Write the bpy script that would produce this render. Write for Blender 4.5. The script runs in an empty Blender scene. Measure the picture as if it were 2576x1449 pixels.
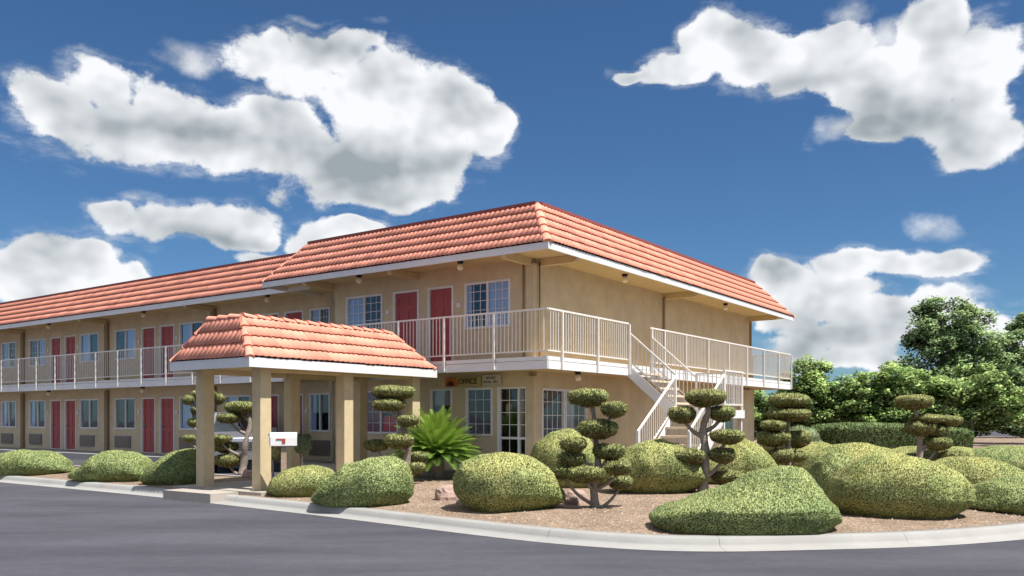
import bpy, math, random
import numpy as np
from mathutils import Vector, Matrix, noise as mnoise

random.seed(7)
RNG = np.random.default_rng(7)
scene = bpy.context.scene
COL = scene.collection
PI = math.pi

# ------------------------------------------------------------------ camera
CAM_H = 1.6
FOC = 2143.0 / 2576.0                      # focal length over picture width
cam_data = bpy.data.cameras.new("camera")
cam = bpy.data.objects.new("camera", cam_data)
COL.objects.link(cam)
cam_data.sensor_fit = 'HORIZONTAL'
cam_data.sensor_width = 36.0
cam_data.lens = 36.0 * FOC
cam_data.shift_y = (1052 - 724.5) / 2576.0
cam_data.clip_start = 0.05
cam_data.clip_end = 3000
cam.location = (0, 0, CAM_H)
cam.rotation_euler = (PI / 2, 0, 0)
scene.camera = cam

# ------------------------------------------------------------------ light
SUN_AZ = Vector((0.80, -0.598)).normalized()
SUN_EL = math.radians(62)
sd = Vector((SUN_AZ.x * math.cos(SUN_EL), SUN_AZ.y * math.cos(SUN_EL), math.sin(SUN_EL)))
sun_l = bpy.data.lights.new("sun", 'SUN')
sun_l.energy = 3.8
sun_l.angle = math.radians(0.53)
sun_l.color = (1.0, 0.95, 0.87)
sun = bpy.data.objects.new("sun", sun_l)
sun.rotation_euler = sd.to_track_quat('Z', 'Y').to_euler()
sun.location = (20, -20, 40)
COL.objects.link(sun)
scene.view_settings.view_transform = 'Standard'
scene.view_settings.look = 'None'
scene.view_settings.gamma = 1.0
scene.view_settings.use_curve_mapping = False
scene.view_settings.exposure = 0.95


# ------------------------------------------------------------------ world: Nishita sky with cumulus clouds
def build_world():
    w = bpy.data.worlds.new("World")
    scene.world = w
    w.use_nodes = True
    nt = w.node_tree
    nt.nodes.clear()
    N, L = nt.nodes.new, nt.links.new

    def val(x):
        return x

    def math_(op, a, b=None, c=None, clamp=False):
        n = N('ShaderNodeMath'); n.operation = op; n.use_clamp = clamp
        for i, v in enumerate((a, b, c)):
            if v is None: continue
            if isinstance(v, (int, float)): n.inputs[i].default_value = v
            else: L(v, n.inputs[i])
        return n.outputs[0]

    def vmath(op, a, b=None, c=None):
        n = N('ShaderNodeVectorMath'); n.operation = op
        for i, v in enumerate((a, b, c)):
            if v is None: continue
            if isinstance(v, tuple): n.inputs[i].default_value = v
            else: L(v, n.inputs[i])
        return n

    def ramp(x, x0, x1):
        n = N('ShaderNodeMapRange'); n.interpolation_type = 'SMOOTHSTEP'
        L(x, n.inputs[0]); n.inputs[1].default_value = x0; n.inputs[2].default_value = x1
        return n.outputs[0]

    def mixc(f, a, b):
        n = N('ShaderNodeMix'); n.data_type = 'RGBA'
        if isinstance(f, float): n.inputs[0].default_value = f
        else: L(f, n.inputs[0])
        for s, v in ((6, a), (7, b)):
            if isinstance(v, tuple): n.inputs[s].default_value = v
            else: L(v, n.inputs[s])
        return n.outputs[2]

    sky = N('ShaderNodeTexSky'); sky.sky_type = 'NISHITA'
    sky.sun_disc = False
    sky.sun_elevation = SUN_EL
    sky.sun_rotation = math.atan2(sd.x, sd.y)
    sky.altitude = 100; sky.air_density = 1.0; sky.dust_density = 0.3; sky.ozone_density = 3.0
    tc = N('ShaderNodeTexCoord')
    sep = N('ShaderNodeSeparateXYZ'); L(tc.outputs['Generated'], sep.inputs[0])
    az = math_('ARCTAN2', sep.outputs[0], sep.outputs[1])
    el = math_('ARCSINE', sep.outputs[2])
    comb = N('ShaderNodeCombineXYZ'); L(az, comb.inputs[0]); L(el, comb.inputs[1])
    P = comb.outputs[0]

    # noise fields (on the sphere of directions)
    def fbm(vec, scale, detail, rough, lac=2.1):
        n = N('ShaderNodeTexNoise'); n.inputs['Scale'].default_value = scale
        n.inputs['Detail'].default_value = detail; n.inputs['Roughness'].default_value = rough
        n.inputs['Lacunarity'].default_value = lac
        L(vec, n.inputs['Vector']); return n.outputs['Fac']
    G = vmath('MULTIPLY', tc.outputs['Generated'], (1, 1, 1.25)).outputs[0]
    n1 = fbm(G, 11, 6, 0.62)
    r1 = fbm(G, 7.5, 3, 0.55)
    r2 = fbm(vmath('ADD', G, (0.018, -0.008, 0.032)).outputs[0], 7.5, 3, 0.55)
    wsp = fbm(vmath('MULTIPLY', tc.outputs['Generated'], (1, 1, 3.0)).outputs[0], 14, 4, 0.65)
    vor = N('ShaderNodeTexVoronoi'); vor.feature = 'F1'
    vor.inputs['Scale'].default_value = 20; vor.inputs['Detail'].default_value = 1
    vor.inputs['Roughness'].default_value = 0.55
    warp = vmath('ADD', G, None)
    nz = N('ShaderNodeTexNoise'); nz.inputs['Scale'].default_value = 9; nz.inputs['Detail'].default_value = 2
    L(G, nz.inputs['Vector'])
    wv = vmath('SCALE', nz.outputs['Color']); wv.inputs[3].default_value = 0.09
    L(wv.outputs[0], warp.inputs[1])
    L(warp.outputs[0], vor.inputs['Vector'])
    puff = math_('SUBTRACT', 0.55, vor.outputs['Distance'])
    wv2 = vmath('SCALE', vmath('SUBTRACT', nz.outputs['Color'], (0.5, 0.5, 0.5)).outputs[0]); wv2.inputs[3].default_value = 0.07
    Pw = vmath('ADD', P, wv2.outputs[0]).outputs[0]

    f = 2143.0
    def ang(px, py):
        x, z = (px - 1288) / f, (1052 - py) / f
        return math.atan2(x, 1), math.asin(z / math.sqrt(x * x + 1 + z * z))

    def blobs(lst, k=0.22):
        acc = None
        for (px, py, rx, ry) in lst:
            a, e = ang(px, py)
            a2, _ = ang(px + rx, py); _, e2 = ang(px, py - ry)
            ra, re = abs(a2 - a), abs(e2 - e)
            d = vmath('MULTIPLY', vmath('SUBTRACT', Pw, (a, e, 0)).outputs[0], (1 / ra, 1 / re, 0)).outputs[0]
            ln = vmath('LENGTH', d).outputs['Value']
            v = math_('SUBTRACT', 1.0, ln)
            if acc is None: acc = v
            else: acc = math_('SMOOTH_MAX', acc, v, k)
        return acc
    big = blobs([
        (250, 215, 110, 75), (420, 250, 130, 80), (330, 320, 240, 95), (530, 345, 180, 90), (120, 300, 150, 110),
        (650, 120, 120, 80), (760, 170, 150, 120), (860, 120, 90, 60), (950, 240, 190, 110), (1110, 275, 130, 95),
        (1225, 340, 72, 66), (1010, 390, 210, 120), (880, 450, 230, 110), (700, 390, 170, 90), (960, 490, 170, 62),
        (690, 300, 130, 80), (560, 300, 120, 60),
    ])
    low = blobs([
        (290, 545, 85, 52), (430, 560, 160, 72), (590, 575, 115, 68), (640, 600, 60, 34),
        (235, 650, 90, 66), (290, 700, 90, 60), (120, 680, 150, 120),
        (790, 625, 125, 66), (890, 600, 90, 34), (680, 660, 110, 34),
    ])
    right = blobs([
        (1590, 168, 75, 20), (1700, 165, 120, 52), (1790, 105, 95, 62), (1890, 150, 120, 80), (2000, 180, 140, 75),
        (2120, 150, 110, 90), (2220, 220, 130, 90), (2290, 300, 130, 90), (2370, 330, 110, 66), (2350, 70, 90, 90), (2340, 200, 90, 80),
        (2460, 200, 140, 170), (2470, 345, 150, 60), (2220, 350, 90, 34),
        (2200, 652, 150, 42), (2130, 730, 130, 55), (2350, 645, 160, 46),
        (1970, 700, 92, 66), (2050, 765, 150, 80), (2210, 790, 170, 66), (2350, 765, 150, 66), (2100, 850, 260, 56), (2450, 830, 190, 90),
        (2120, 905, 200, 34), (1930, 760, 70, 90),
    ])
    thin = blobs([(500, 120, 85, 52), (2345, 556, 90, 28), (2130, 60, 80, 60), (330, 500, 80, 30), (2130, 340, 120, 40), (2260, 110, 80, 60), (800, 40, 130, 20)])
    dark = blobs([(1010, 450, 330, 90), (820, 500, 260, 70), (430, 320, 330, 60), (520, 605, 200, 34),
                  (2080, 850, 330, 62), (2330, 870, 260, 60), (2240, 300, 150, 90), (1950, 235, 300, 36), (300, 420, 260, 50)], 0.35)
    body = math_('MAXIMUM', math_('MAXIMUM', big, low), right)
    # clouds elsewhere in the sky, out of view; cover raised to add fill light
    zone = ramp(math_('MULTIPLY', sep.outputs[1], 1.0), 0.72, 0.5)
    gen = fbm(vmath('ADD', vmath('MULTIPLY', tc.outputs['Generated'], (1, 1, 1.8)).outputs[0], (3.1, 0, 0)).outputs[0], 2.2, 2, 0.5)
    genb = math_('MULTIPLY', math_('SUBTRACT', gen, 0.47), 5.0)
    genz = math_('SUBTRACT', math_('MULTIPLY', math_('ADD', genb, 1.0), zone), 1.0)
    body = math_('MAXIMUM', body, genz)
    b2 = math_('MINIMUM', math_('MULTIPLY', body, 2.1), 1.45)
    det = math_('MULTIPLY', math_('SUBTRACT', n1, 0.5), 3.4)
    det = math_('MULTIPLY_ADD', puff, 0.6, det)
    field = math_('ADD', math_('ADD', b2, det), 0.12)
    mask = ramp(field, 0.0, 0.50)
    soft = math_('MULTIPLY', ramp(field, -0.55, 0.2), math_('MULTIPLY', ramp(wsp, 0.40, 0.78), 0.55))
    tf = math_('ADD', math_('MULTIPLY', thin, 1.1), math_('MULTIPLY', det, 0.9))
    tmask = math_('MULTIPLY', ramp(tf, -0.1, 1.3), 0.85)
    alpha = math_('MAXIMUM', math_('MAXIMUM', mask, soft), tmask)
    relief = math_('MULTIPLY', math_('SUBTRACT', r1, r2), 3.2)
    rel2 = math_('MULTIPLY', math_('SUBTRACT', n1, 0.5), 0.8)
    shade = math_('MULTIPLY', ramp(math_('ADD', dark, math_('MULTIPLY', math_('SUBTRACT', r1, 0.5), 1.5)), -0.45, 1.25), 0.60)
    lum = math_('ADD', math_('SUBTRACT', 0.66, shade), math_('ADD', relief, rel2))
    lum = math_('ADD', lum, math_('MULTIPLY', ramp(field, 1.5, 0.3), 0.20), None, True)
    ccol = mixc(lum, (2.0, 2.3, 2.5, 1), (5.5, 5.6, 5.75, 1))
    skyc = N('ShaderNodeMix'); skyc.data_type = 'RGBA'; skyc.blend_type = 'MULTIPLY'; skyc.inputs[0].default_value = 1.0
    L(sky.outputs[0], skyc.inputs[6]); skyc.inputs[7].default_value = (0.27, 0.405, 0.525, 1)
    w.cycles.sampling_method = 'MANUAL'; w.cycles.sample_map_resolution = 256
    final = mixc(alpha, skyc.outputs[2], ccol)
    bg = N('ShaderNodeBackground'); bg.inputs[1].default_value = 0.09
    L(final, bg.inputs[0])
    out = N('ShaderNodeOutputWorld'); L(bg.outputs[0], out.inputs[0])


build_world()

# ------------------------------------------------------------------ measured frame of the motel
# local x runs to the right along the front, local y runs back along the side wall
OX, OY = 0.794, 18.9
CC, SS = 0.8136, 0.5815
RZ = -math.atan2(SS, CC)


def wor(x, y, z=0.0):
    return Vector((OX + x * CC + y * SS, OY - x * SS + y * CC, z))


F = 2143.0


def gpt(px, py, z):
    """point on the horizontal plane z"""
    t = (z - CAM_H) / ((1052 - py) / F)
    return Vector(((px - 1288) / F * t, t, z))


def vpt(px, py, Y):
    return Vector(((px - 1288) / F * Y, Y, CAM_H + (1052 - py) / F * Y))


# ------------------------------------------------------------------ materials
MATS = {}


def new_mat(name):
    m = bpy.data.materials.new(name); m.use_nodes = True
    nt = m.node_tree; b = nt.nodes['Principled BSDF']
    MATS[name] = m
    return m, nt, b


def rough_mat(name, col, rough=0.8, var=0.12, scale=6.0, bump=0.0, bscale=80.0, objvar=0.0, dirt=0.0, dirtcol=(0.1, 0.08, 0.06), spec=0.3, metallic=0.0):
    m, nt, b = new_mat(name)
    N, L = nt.nodes.new, nt.links.new
    tc = N('ShaderNodeTexCoord')
    n = N('ShaderNodeTexNoise'); n.inputs['Scale'].default_value = scale; n.inputs['Detail'].default_value = 6
    n.inputs['Roughness'].default_value = 0.62
    L(tc.outputs['Object'], n.inputs['Vector'])
    mr = N('ShaderNodeMapRange'); L(n.outputs['Fac'], mr.inputs[0])
    mr.inputs[1].default_value = 0.25; mr.inputs[2].default_value = 0.75
    mr.inputs[3].default_value = 1 - var; mr.inputs[4].default_value = 1 + var
    hsv = N('ShaderNodeHueSaturation'); hsv.inputs['Color'].default_value = (*col, 1)
    v = mr.outputs[0]
    if objvar:
        oi = N('ShaderNodeObjectInfo')
        m2 = N('ShaderNodeMapRange'); L(oi.outputs['Random'], m2.inputs[0])
        m2.inputs[3].default_value = 1 - objvar; m2.inputs[4].default_value = 1 + objvar
        mm = N('ShaderNodeMath'); mm.operation = 'MULTIPLY'; L(v, mm.inputs[0]); L(m2.outputs[0], mm.inputs[1])
        v = mm.outputs[0]
    L(v, hsv.inputs['Value'])
    c = hsv.outputs[0]
    if dirt:
        n2 = N('ShaderNodeTexNoise'); n2.inputs['Scale'].default_value = scale * 0.35; n2.inputs['Detail'].default_value = 8
        n2.inputs['Roughness'].default_value = 0.7
        L(tc.outputs['Object'], n2.inputs['Vector'])
        r = N('ShaderNodeMapRange'); L(n2.outputs['Fac'], r.inputs[0]); r.inputs[1].default_value = 0.5; r.inputs[2].default_value = 0.8
        r.inputs[4].default_value = dirt
        mx = N('ShaderNodeMix'); mx.data_type = 'RGBA'; L(r.outputs[0], mx.inputs[0]); L(c, mx.inputs[6]); mx.inputs[7].default_value = (*dirtcol, 1)
        c = mx.outputs[2]
    L(c, b.inputs['Base Color'])
    b.inputs['Roughness'].default_value = rough
    b.inputs['Specular IOR Level'].default_value = spec
    b.inputs['Metallic'].default_value = metallic
    if bump:
        n3 = N('ShaderNodeTexNoise'); n3.inputs['Scale'].default_value = bscale; n3.inputs['Detail'].default_value = 4
        L(tc.outputs['Object'], n3.inputs['Vector'])
        bp = N('ShaderNodeBump'); bp.inputs['Strength'].default_value = bump; bp.inputs['Distance'].default_value = 0.02
        L(n3.outputs['Fac'], bp.inputs['Height']); L(bp.outputs[0], b.inputs['Normal'])
    return m


STUCCO = rough_mat('stucco', (0.61, 0.505, 0.345), 0.9, 0.13, 2.2, 0.6, 45, dirt=0.30, dirtcol=(0.30, 0.22, 0.14))
SOFFIT = rough_mat('soffit_paint', (0.60, 0.47, 0.275), 0.85, 0.08, 3.0, 0.2, 30, dirt=0.15, dirtcol=(0.3, 0.22, 0.12))
TRIM = rough_mat('brown_trim', (0.27, 0.19, 0.115), 0.8, 0.10, 3)
COLUMN = rough_mat('column_stucco', (0.58, 0.47, 0.30), 0.9, 0.10, 5.0, 0.6, 40, dirt=0.2, dirtcol=(0.36, 0.26, 0.16))
WHITE = rough_mat('white_paint', (0.74, 0.73, 0.74), 0.5, 0.05, 3, dirt=0.22, dirtcol=(0.5, 0.47, 0.42))
RAIL = rough_mat('cream_rail_paint', (0.74, 0.71, 0.68), 0.5, 0.05, 3)
FASCIA = rough_mat('fascia_paint', (0.72, 0.72, 0.74), 0.6, 0.06, 2.0, dirt=0.25, dirtcol=(0.48, 0.45, 0.42))
TILE = rough_mat('clay_tile', (0.77, 0.325, 0.235), 0.95, 0.08, 7.0, 0.15, 60, objvar=0.15, dirt=0.35, dirtcol=(0.46, 0.20, 0.14), spec=0.1)
TILEDARK = rough_mat('tile_underlay', (0.10, 0.035, 0.028), 0.9, 0.1, 5)
CAPMETAL = rough_mat('roof_cap', (0.26, 0.07, 0.06), 0.6, 0.1, 5)
RED = rough_mat('red_door_paint', (0.38, 0.075, 0.075), 0.45, 0.10, 2.0, dirt=0.15, dirtcol=(0.2, 0.03, 0.035))
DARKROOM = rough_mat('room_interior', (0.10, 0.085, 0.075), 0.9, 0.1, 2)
CURTAIN = rough_mat('curtain_fabric', (0.40, 0.52, 0.76), 0.9, 0.08, 8)
TEALC = rough_mat('teal_blind', (0.20, 0.40, 0.35), 0.8, 0.1, 4)
REDREFL = rough_mat('red_reflection', (0.62, 0.02, 0.05), 0.8, 0.15, 4)  # colour of a red car mirrored in the lower window, painted in
REDREFLDIM = rough_mat('dim_red_reflection', (0.22, 0.02, 0.07), 0.8, 0.15, 4)  # dimmer part of the same painted car reflection
GREYBLIND = rough_mat('grey_blind', (0.42, 0.40, 0.38), 0.8, 0.08, 4)
CONC = rough_mat('concrete', (0.33, 0.325, 0.315), 0.9, 0.10, 1.6, 0.35, 60, dirt=0.35, dirtcol=(0.30, 0.28, 0.25))
WALK = rough_mat('walkway_concrete', (0.40, 0.36, 0.32), 0.9, 0.10, 2.0, 0.3, 60, dirt=0.3, dirtcol=(0.25, 0.22, 0.19))
BLACKM = rough_mat('black_metal', (0.02, 0.018, 0.016), 0.5, 0.1, 5)
GREYM = rough_mat('grey_metal', (0.24, 0.25, 0.28), 0.5, 0.1, 5, metallic=0.3)
TREADM = rough_mat('stair_tread', (0.62, 0.52, 0.40), 0.8, 0.1, 4, 0.2, 60)
WOODPOST = rough_mat('weathered_wood', (0.34, 0.26, 0.20), 0.85, 0.2, 9, 0.4, 30)
ROCK = rough_mat('pink_boulder', (0.42, 0.30, 0.26), 0.9, 0.3, 4, 0.9, 12, dirt=0.5, dirtcol=(0.2, 0.15, 0.13))
BARK = rough_mat('bark', (0.27, 0.23, 0.20), 0.95, 0.3, 14, 0.9, 25)
SIGNB = rough_mat('sign_board', (0.46, 0.36, 0.17), 0.7, 0.1, 3)
SIGNG = rough_mat('pale_board', (0.55, 0.50, 0.45), 0.7, 0.08, 3)
SIGNT = rough_mat('sign_lettering', (0.075, 0.055, 0.012), 0.7, 0.1, 3)
SIGNO = rough_mat('sign_orange', (0.52, 0.17, 0.04), 0.7, 0.1, 3)
SIGNR = rough_mat('sign_dark_red', (0.12, 0.012, 0.008), 0.7, 0.1, 3)
SILVER = rough_mat('silver_car_paint', (0.30, 0.31, 0.35), 0.25, 0.03, 2, spec=0.6, metallic=0.5)
RUBBER = rough_mat('tyre_rubber', (0.02, 0.02, 0.02), 0.85, 0.1, 5)
YELLOWTAG = rough_mat('red_flag_paint', (0.35, 0.06, 0.04), 0.6, 0.1, 5)


def glass_mat(name, tint, base=0.16):
    m, nt, b = new_mat(name)
    nt.nodes.remove(b)
    N, L = nt.nodes.new, nt.links.new
    tr = N('ShaderNodeBsdfTransparent'); tr.inputs[0].default_value = (*tint, 1)
    gl = N('ShaderNodeBsdfGlossy'); gl.inputs['Roughness'].default_value = 0.03; gl.inputs[0].default_value = (0.9, 0.95, 1, 1)
    lw = N('ShaderNodeLayerWeight'); lw.inputs[0].default_value = 0.5
    pw = N('ShaderNodeMath'); pw.operation = 'POWER'; pw.inputs[1].default_value = 3.5; L(lw.outputs['Facing'], pw.inputs[0])
    fr = N('ShaderNodeMath'); fr.operation = 'MULTIPLY_ADD'; fr.inputs[1].default_value = 0.6; fr.inputs[2].default_value = 0.055; L(pw.outputs[0], fr.inputs[0])
    tc = N('ShaderNodeTexCoord'); nz = N('ShaderNodeTexNoise'); nz.inputs['Scale'].default_value = 1.3
    L(tc.outputs['Object'], nz.inputs['Vector'])
    bp = N('ShaderNodeBump'); bp.inputs['Strength'].default_value = 0.05; bp.inputs['Distance'].default_value = 0.1
    L(nz.outputs[0], bp.inputs['Height']); L(bp.outputs[0], gl.inputs['Normal'])
    ad = N('ShaderNodeMath'); ad.operation = 'ADD'; ad.inputs[1].default_value = base; ad.use_clamp = True; L(fr.outputs[0], ad.inputs[0])
    mx = N('ShaderNodeMixShader'); L(ad.outputs[0], mx.inputs[0]); L(tr.outputs[0], mx.inputs[1]); L(gl.outputs[0], mx.inputs[2])
    L(mx.outputs[0], nt.nodes['Material Output'].inputs[0])
    return m


GLASS = glass_mat('window_glass', (0.94, 0.96, 0.98), 0.0)
CARGLASS = glass_mat('car_glass', (0.12, 0.16, 0.24), 0.15)

m, nt, b = new_mat('lamp_globe')
b.inputs['Base Color'].default_value = (0.85, 0.78, 0.62, 1); b.inputs['Roughness'].default_value = 0.25
b.inputs['Subsurface Weight'].default_value = 0.3
GLOBE = m


def foliage_mat(name, c1, c2, c3, scale=1.6, trans=0.25):
    """c1/c2 mixed by soft patches, c3 = woody/brown flecks; per-leaf brightness from attribute"""
    m, nt, b = new_mat(name)
    N, L = nt.nodes.new, nt.links.new
    tc = N('ShaderNodeTexCoord')
    n = N('ShaderNodeTexNoise'); n.inputs['Scale'].default_value = scale; n.inputs['Detail'].default_value = 5
    L(tc.outputs['Object'], n.inputs['Vector'])
    r = N('ShaderNodeMapRange'); L(n.outputs[0], r.inputs[0]); r.inputs[1].default_value = 0.35; r.inputs[2].default_value = 0.65
    mx = N('ShaderNodeMix'); mx.data_type = 'RGBA'; L(r.outputs[0], mx.inputs[0])
    mx.inputs[6].default_value = (*c1, 1); mx.inputs[7].default_value = (*c2, 1)
    at = N('ShaderNodeAttribute'); at.attribute_name = 'leaf'
    sp = N('ShaderNodeSeparateColor'); L(at.outputs['Color'], sp.inputs[0])
    mx2 = N('ShaderNodeMix'); mx2.data_type = 'RGBA'; L(sp.outputs[1], mx2.inputs[0]); L(mx.outputs[2], mx2.inputs[6])
    mx2.inputs[7].default_value = (*c3, 1)
    mul = N('ShaderNodeMix'); mul.data_type = 'RGBA'; mul.blend_type = 'MULTIPLY'; mul.inputs[0].default_value = 1.0
    L(mx2.outputs[2], mul.inputs[6])
    cb = N('ShaderNodeCombineColor')
    for i in range(3): L(sp.outputs[0], cb.inputs[i])
    L(cb.outputs[0], mul.inputs[7])
    L(mul.outputs[2], b.inputs['Base Color'])
    b.inputs['Roughness'].default_value = 0.6
    b.inputs['Specular IOR Level'].default_value = 0.25
    tl = N('ShaderNodeBsdfTranslucent'); L(mul.outputs[2], tl.inputs[0])
    ms = N('ShaderNodeMixShader'); ms.inputs[0].default_value = trans
    L(b.outputs[0], ms.inputs[1]); L(tl.outputs[0], ms.inputs[2])
    L(ms.outputs[0], nt.nodes['Material Output'].inputs[0])
    return m


JUNIPER = foliage_mat('juniper', (0.68, 0.69, 0.30), (0.48, 0.56, 0.235), (0.66, 0.55, 0.29))
JUNIPER2 = foliage_mat('juniper_green', (0.55, 0.62, 0.28), (0.41, 0.52, 0.23), (0.58, 0.54, 0.28))
TOPI = foliage_mat('pruned_juniper', (0.56, 0.58, 0.25), (0.40, 0.47, 0.19), (0.34, 0.24, 0.13), 3)
HEDGEM = foliage_mat('hedge_leaves', (0.26, 0.35, 0.14), (0.19, 0.28, 0.11), (0.15, 0.11, 0.06), 2)
TREEM = foliage_mat('dark_tree_leaves', (0.42, 0.57, 0.25), (0.26, 0.42, 0.21), (0.56, 0.66, 0.30), 0.6, 0.3)
TREEL = foliage_mat('light_tree_leaves', (0.50, 0.68, 0.24), (0.34, 0.52, 0.19), (0.58, 0.66, 0.26), 0.8, 0.35)
PALMM = foliage_mat('cycad_leaves', (0.27, 0.42, 0.06), (0.14, 0.28, 0.055), (0.38, 0.44, 0.08), 1.5, 0.3)
VARIEG = foliage_mat('pale_shrub_leaves', (0.36, 0.44, 0.26), (0.26, 0.36, 0.18), (0.45, 0.45, 0.3), 3, 0.3)


def ground_mats():
    # asphalt
    m, nt, b = new_mat('asphalt')
    N, L = nt.nodes.new, nt.links.new
    tc = N('ShaderNodeTexCoord')
    n = N('ShaderNodeTexNoise'); n.inputs['Scale'].default_value = 0.55; n.inputs['Detail'].default_value = 8; n.inputs['Roughness'].default_value = 0.6
    mp = N('ShaderNodeMapping'); mp.inputs['Scale'].default_value = (0.45, 1.5, 1); mp.inputs['Rotation'].default_value = (0, 0, 0.35)
    L(tc.outputs['Object'], mp.inputs[0]); L(mp.outputs[0], n.inputs['Vector'])
    g = N('ShaderNodeTexNoise'); g.inputs['Scale'].default_value = 90; g.inputs['Detail'].default_value = 3; g.inputs['Roughness'].default_value = 0.8
    L(tc.outputs['Object'], g.inputs['Vector'])
    g2 = N('ShaderNodeTexNoise'); g2.inputs['Scale'].default_value = 6; g2.inputs['Detail'].default_value = 8; g2.inputs['Roughness'].default_value = 0.75
    L(tc.outputs['Object'], g2.inputs['Vector'])
    cr = N('ShaderNodeValToRGB'); L(n.outputs[0], cr.inputs[0])
    cr.color_ramp.elements[0].position = 0.36; cr.color_ramp.elements[0].color = (0.058, 0.058, 0.072, 1)
    cr.color_ramp.elements[1].position = 0.64; cr.color_ramp.elements[1].color = (0.088, 0.086, 0.104, 1)
    a = N('ShaderNodeMath'); a.operation = 'ADD'; L(g.outputs[0], a.inputs[0]); L(g2.outputs[0], a.inputs[1])
    mr = N('ShaderNodeMapRange'); L(a.outputs[0], mr.inputs[0]); mr.inputs[1].default_value = 0.6; mr.inputs[2].default_value = 1.4
    mr.inputs[3].default_value = 0.72; mr.inputs[4].default_value = 1.28
    hs = N('ShaderNodeHueSaturation'); L(cr.outputs[0], hs.inputs['Color']); L(mr.outputs[0], hs.inputs['Value'])
    L(hs.outputs[0], b.inputs['Base Color']); b.inputs['Roughness'].default_value = 0.85
    b.inputs['Specular IOR Level'].default_value = 0.25
    bp = N('ShaderNodeBump'); bp.inputs['Strength'].default_value = 0.5; bp.inputs['Distance'].default_value = 0.01
    L(g.outputs[0], bp.inputs['Height']); L(bp.outputs[0], b.inputs['Normal'])
    asphalt = m
    # soil
    m, nt, b = new_mat('soil')
    N, L = nt.nodes.new, nt.links.new
    tc = N('ShaderNodeTexCoord')
    n = N('ShaderNodeTexNoise'); n.inputs['Scale'].default_value = 1.2; n.inputs['Detail'].default_value = 8; n.inputs['Roughness'].default_value = 0.7
    L(tc.outputs['Object'], n.inputs['Vector'])
    v = N('ShaderNodeTexVoronoi'); v.inputs['Scale'].default_value = 38; L(tc.outputs['Object'], v.inputs['Vector'])
    cr = N('ShaderNodeValToRGB'); L(n.outputs[0], cr.inputs[0])
    cr.color_ramp.elements[0].position = 0.3; cr.color_ramp.elements[0].color = (0.17, 0.12, 0.085, 1)
    cr.color_ramp.elements[1].position = 0.7; cr.color_ramp.elements[1].color = (0.32, 0.235, 0.165, 1)
    hs = N('ShaderNodeHueSaturation'); L(cr.outputs[0], hs.inputs['Color'])
    sc_ = N('ShaderNodeSeparateColor'); L(v.outputs['Color'], sc_.inputs[0])
    mr = N('ShaderNodeMapRange'); L(sc_.outputs[0], mr.inputs[0]); mr.inputs[3].default_value = 0.65; mr.inputs[4].default_value = 1.4
    L(mr.outputs[0], hs.inputs['Value'])
    L(hs.outputs[0], b.inputs['Base Color']); b.inputs['Roughness'].default_value = 0.95
    bp = N('ShaderNodeBump'); bp.inputs['Strength'].default_value = 0.8; bp.inputs['Distance'].default_value = 0.02
    L(v.outputs['Distance'], bp.inputs['Height']); L(bp.outputs[0], b.inputs['Normal'])
    return asphalt, m


ASPHALT, SOIL = ground_mats()


# ------------------------------------------------------------------ mesh helpers
def link(o, parent=None):
    COL.objects.link(o)
    if parent is not None: o.parent = parent
    return o


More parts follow.
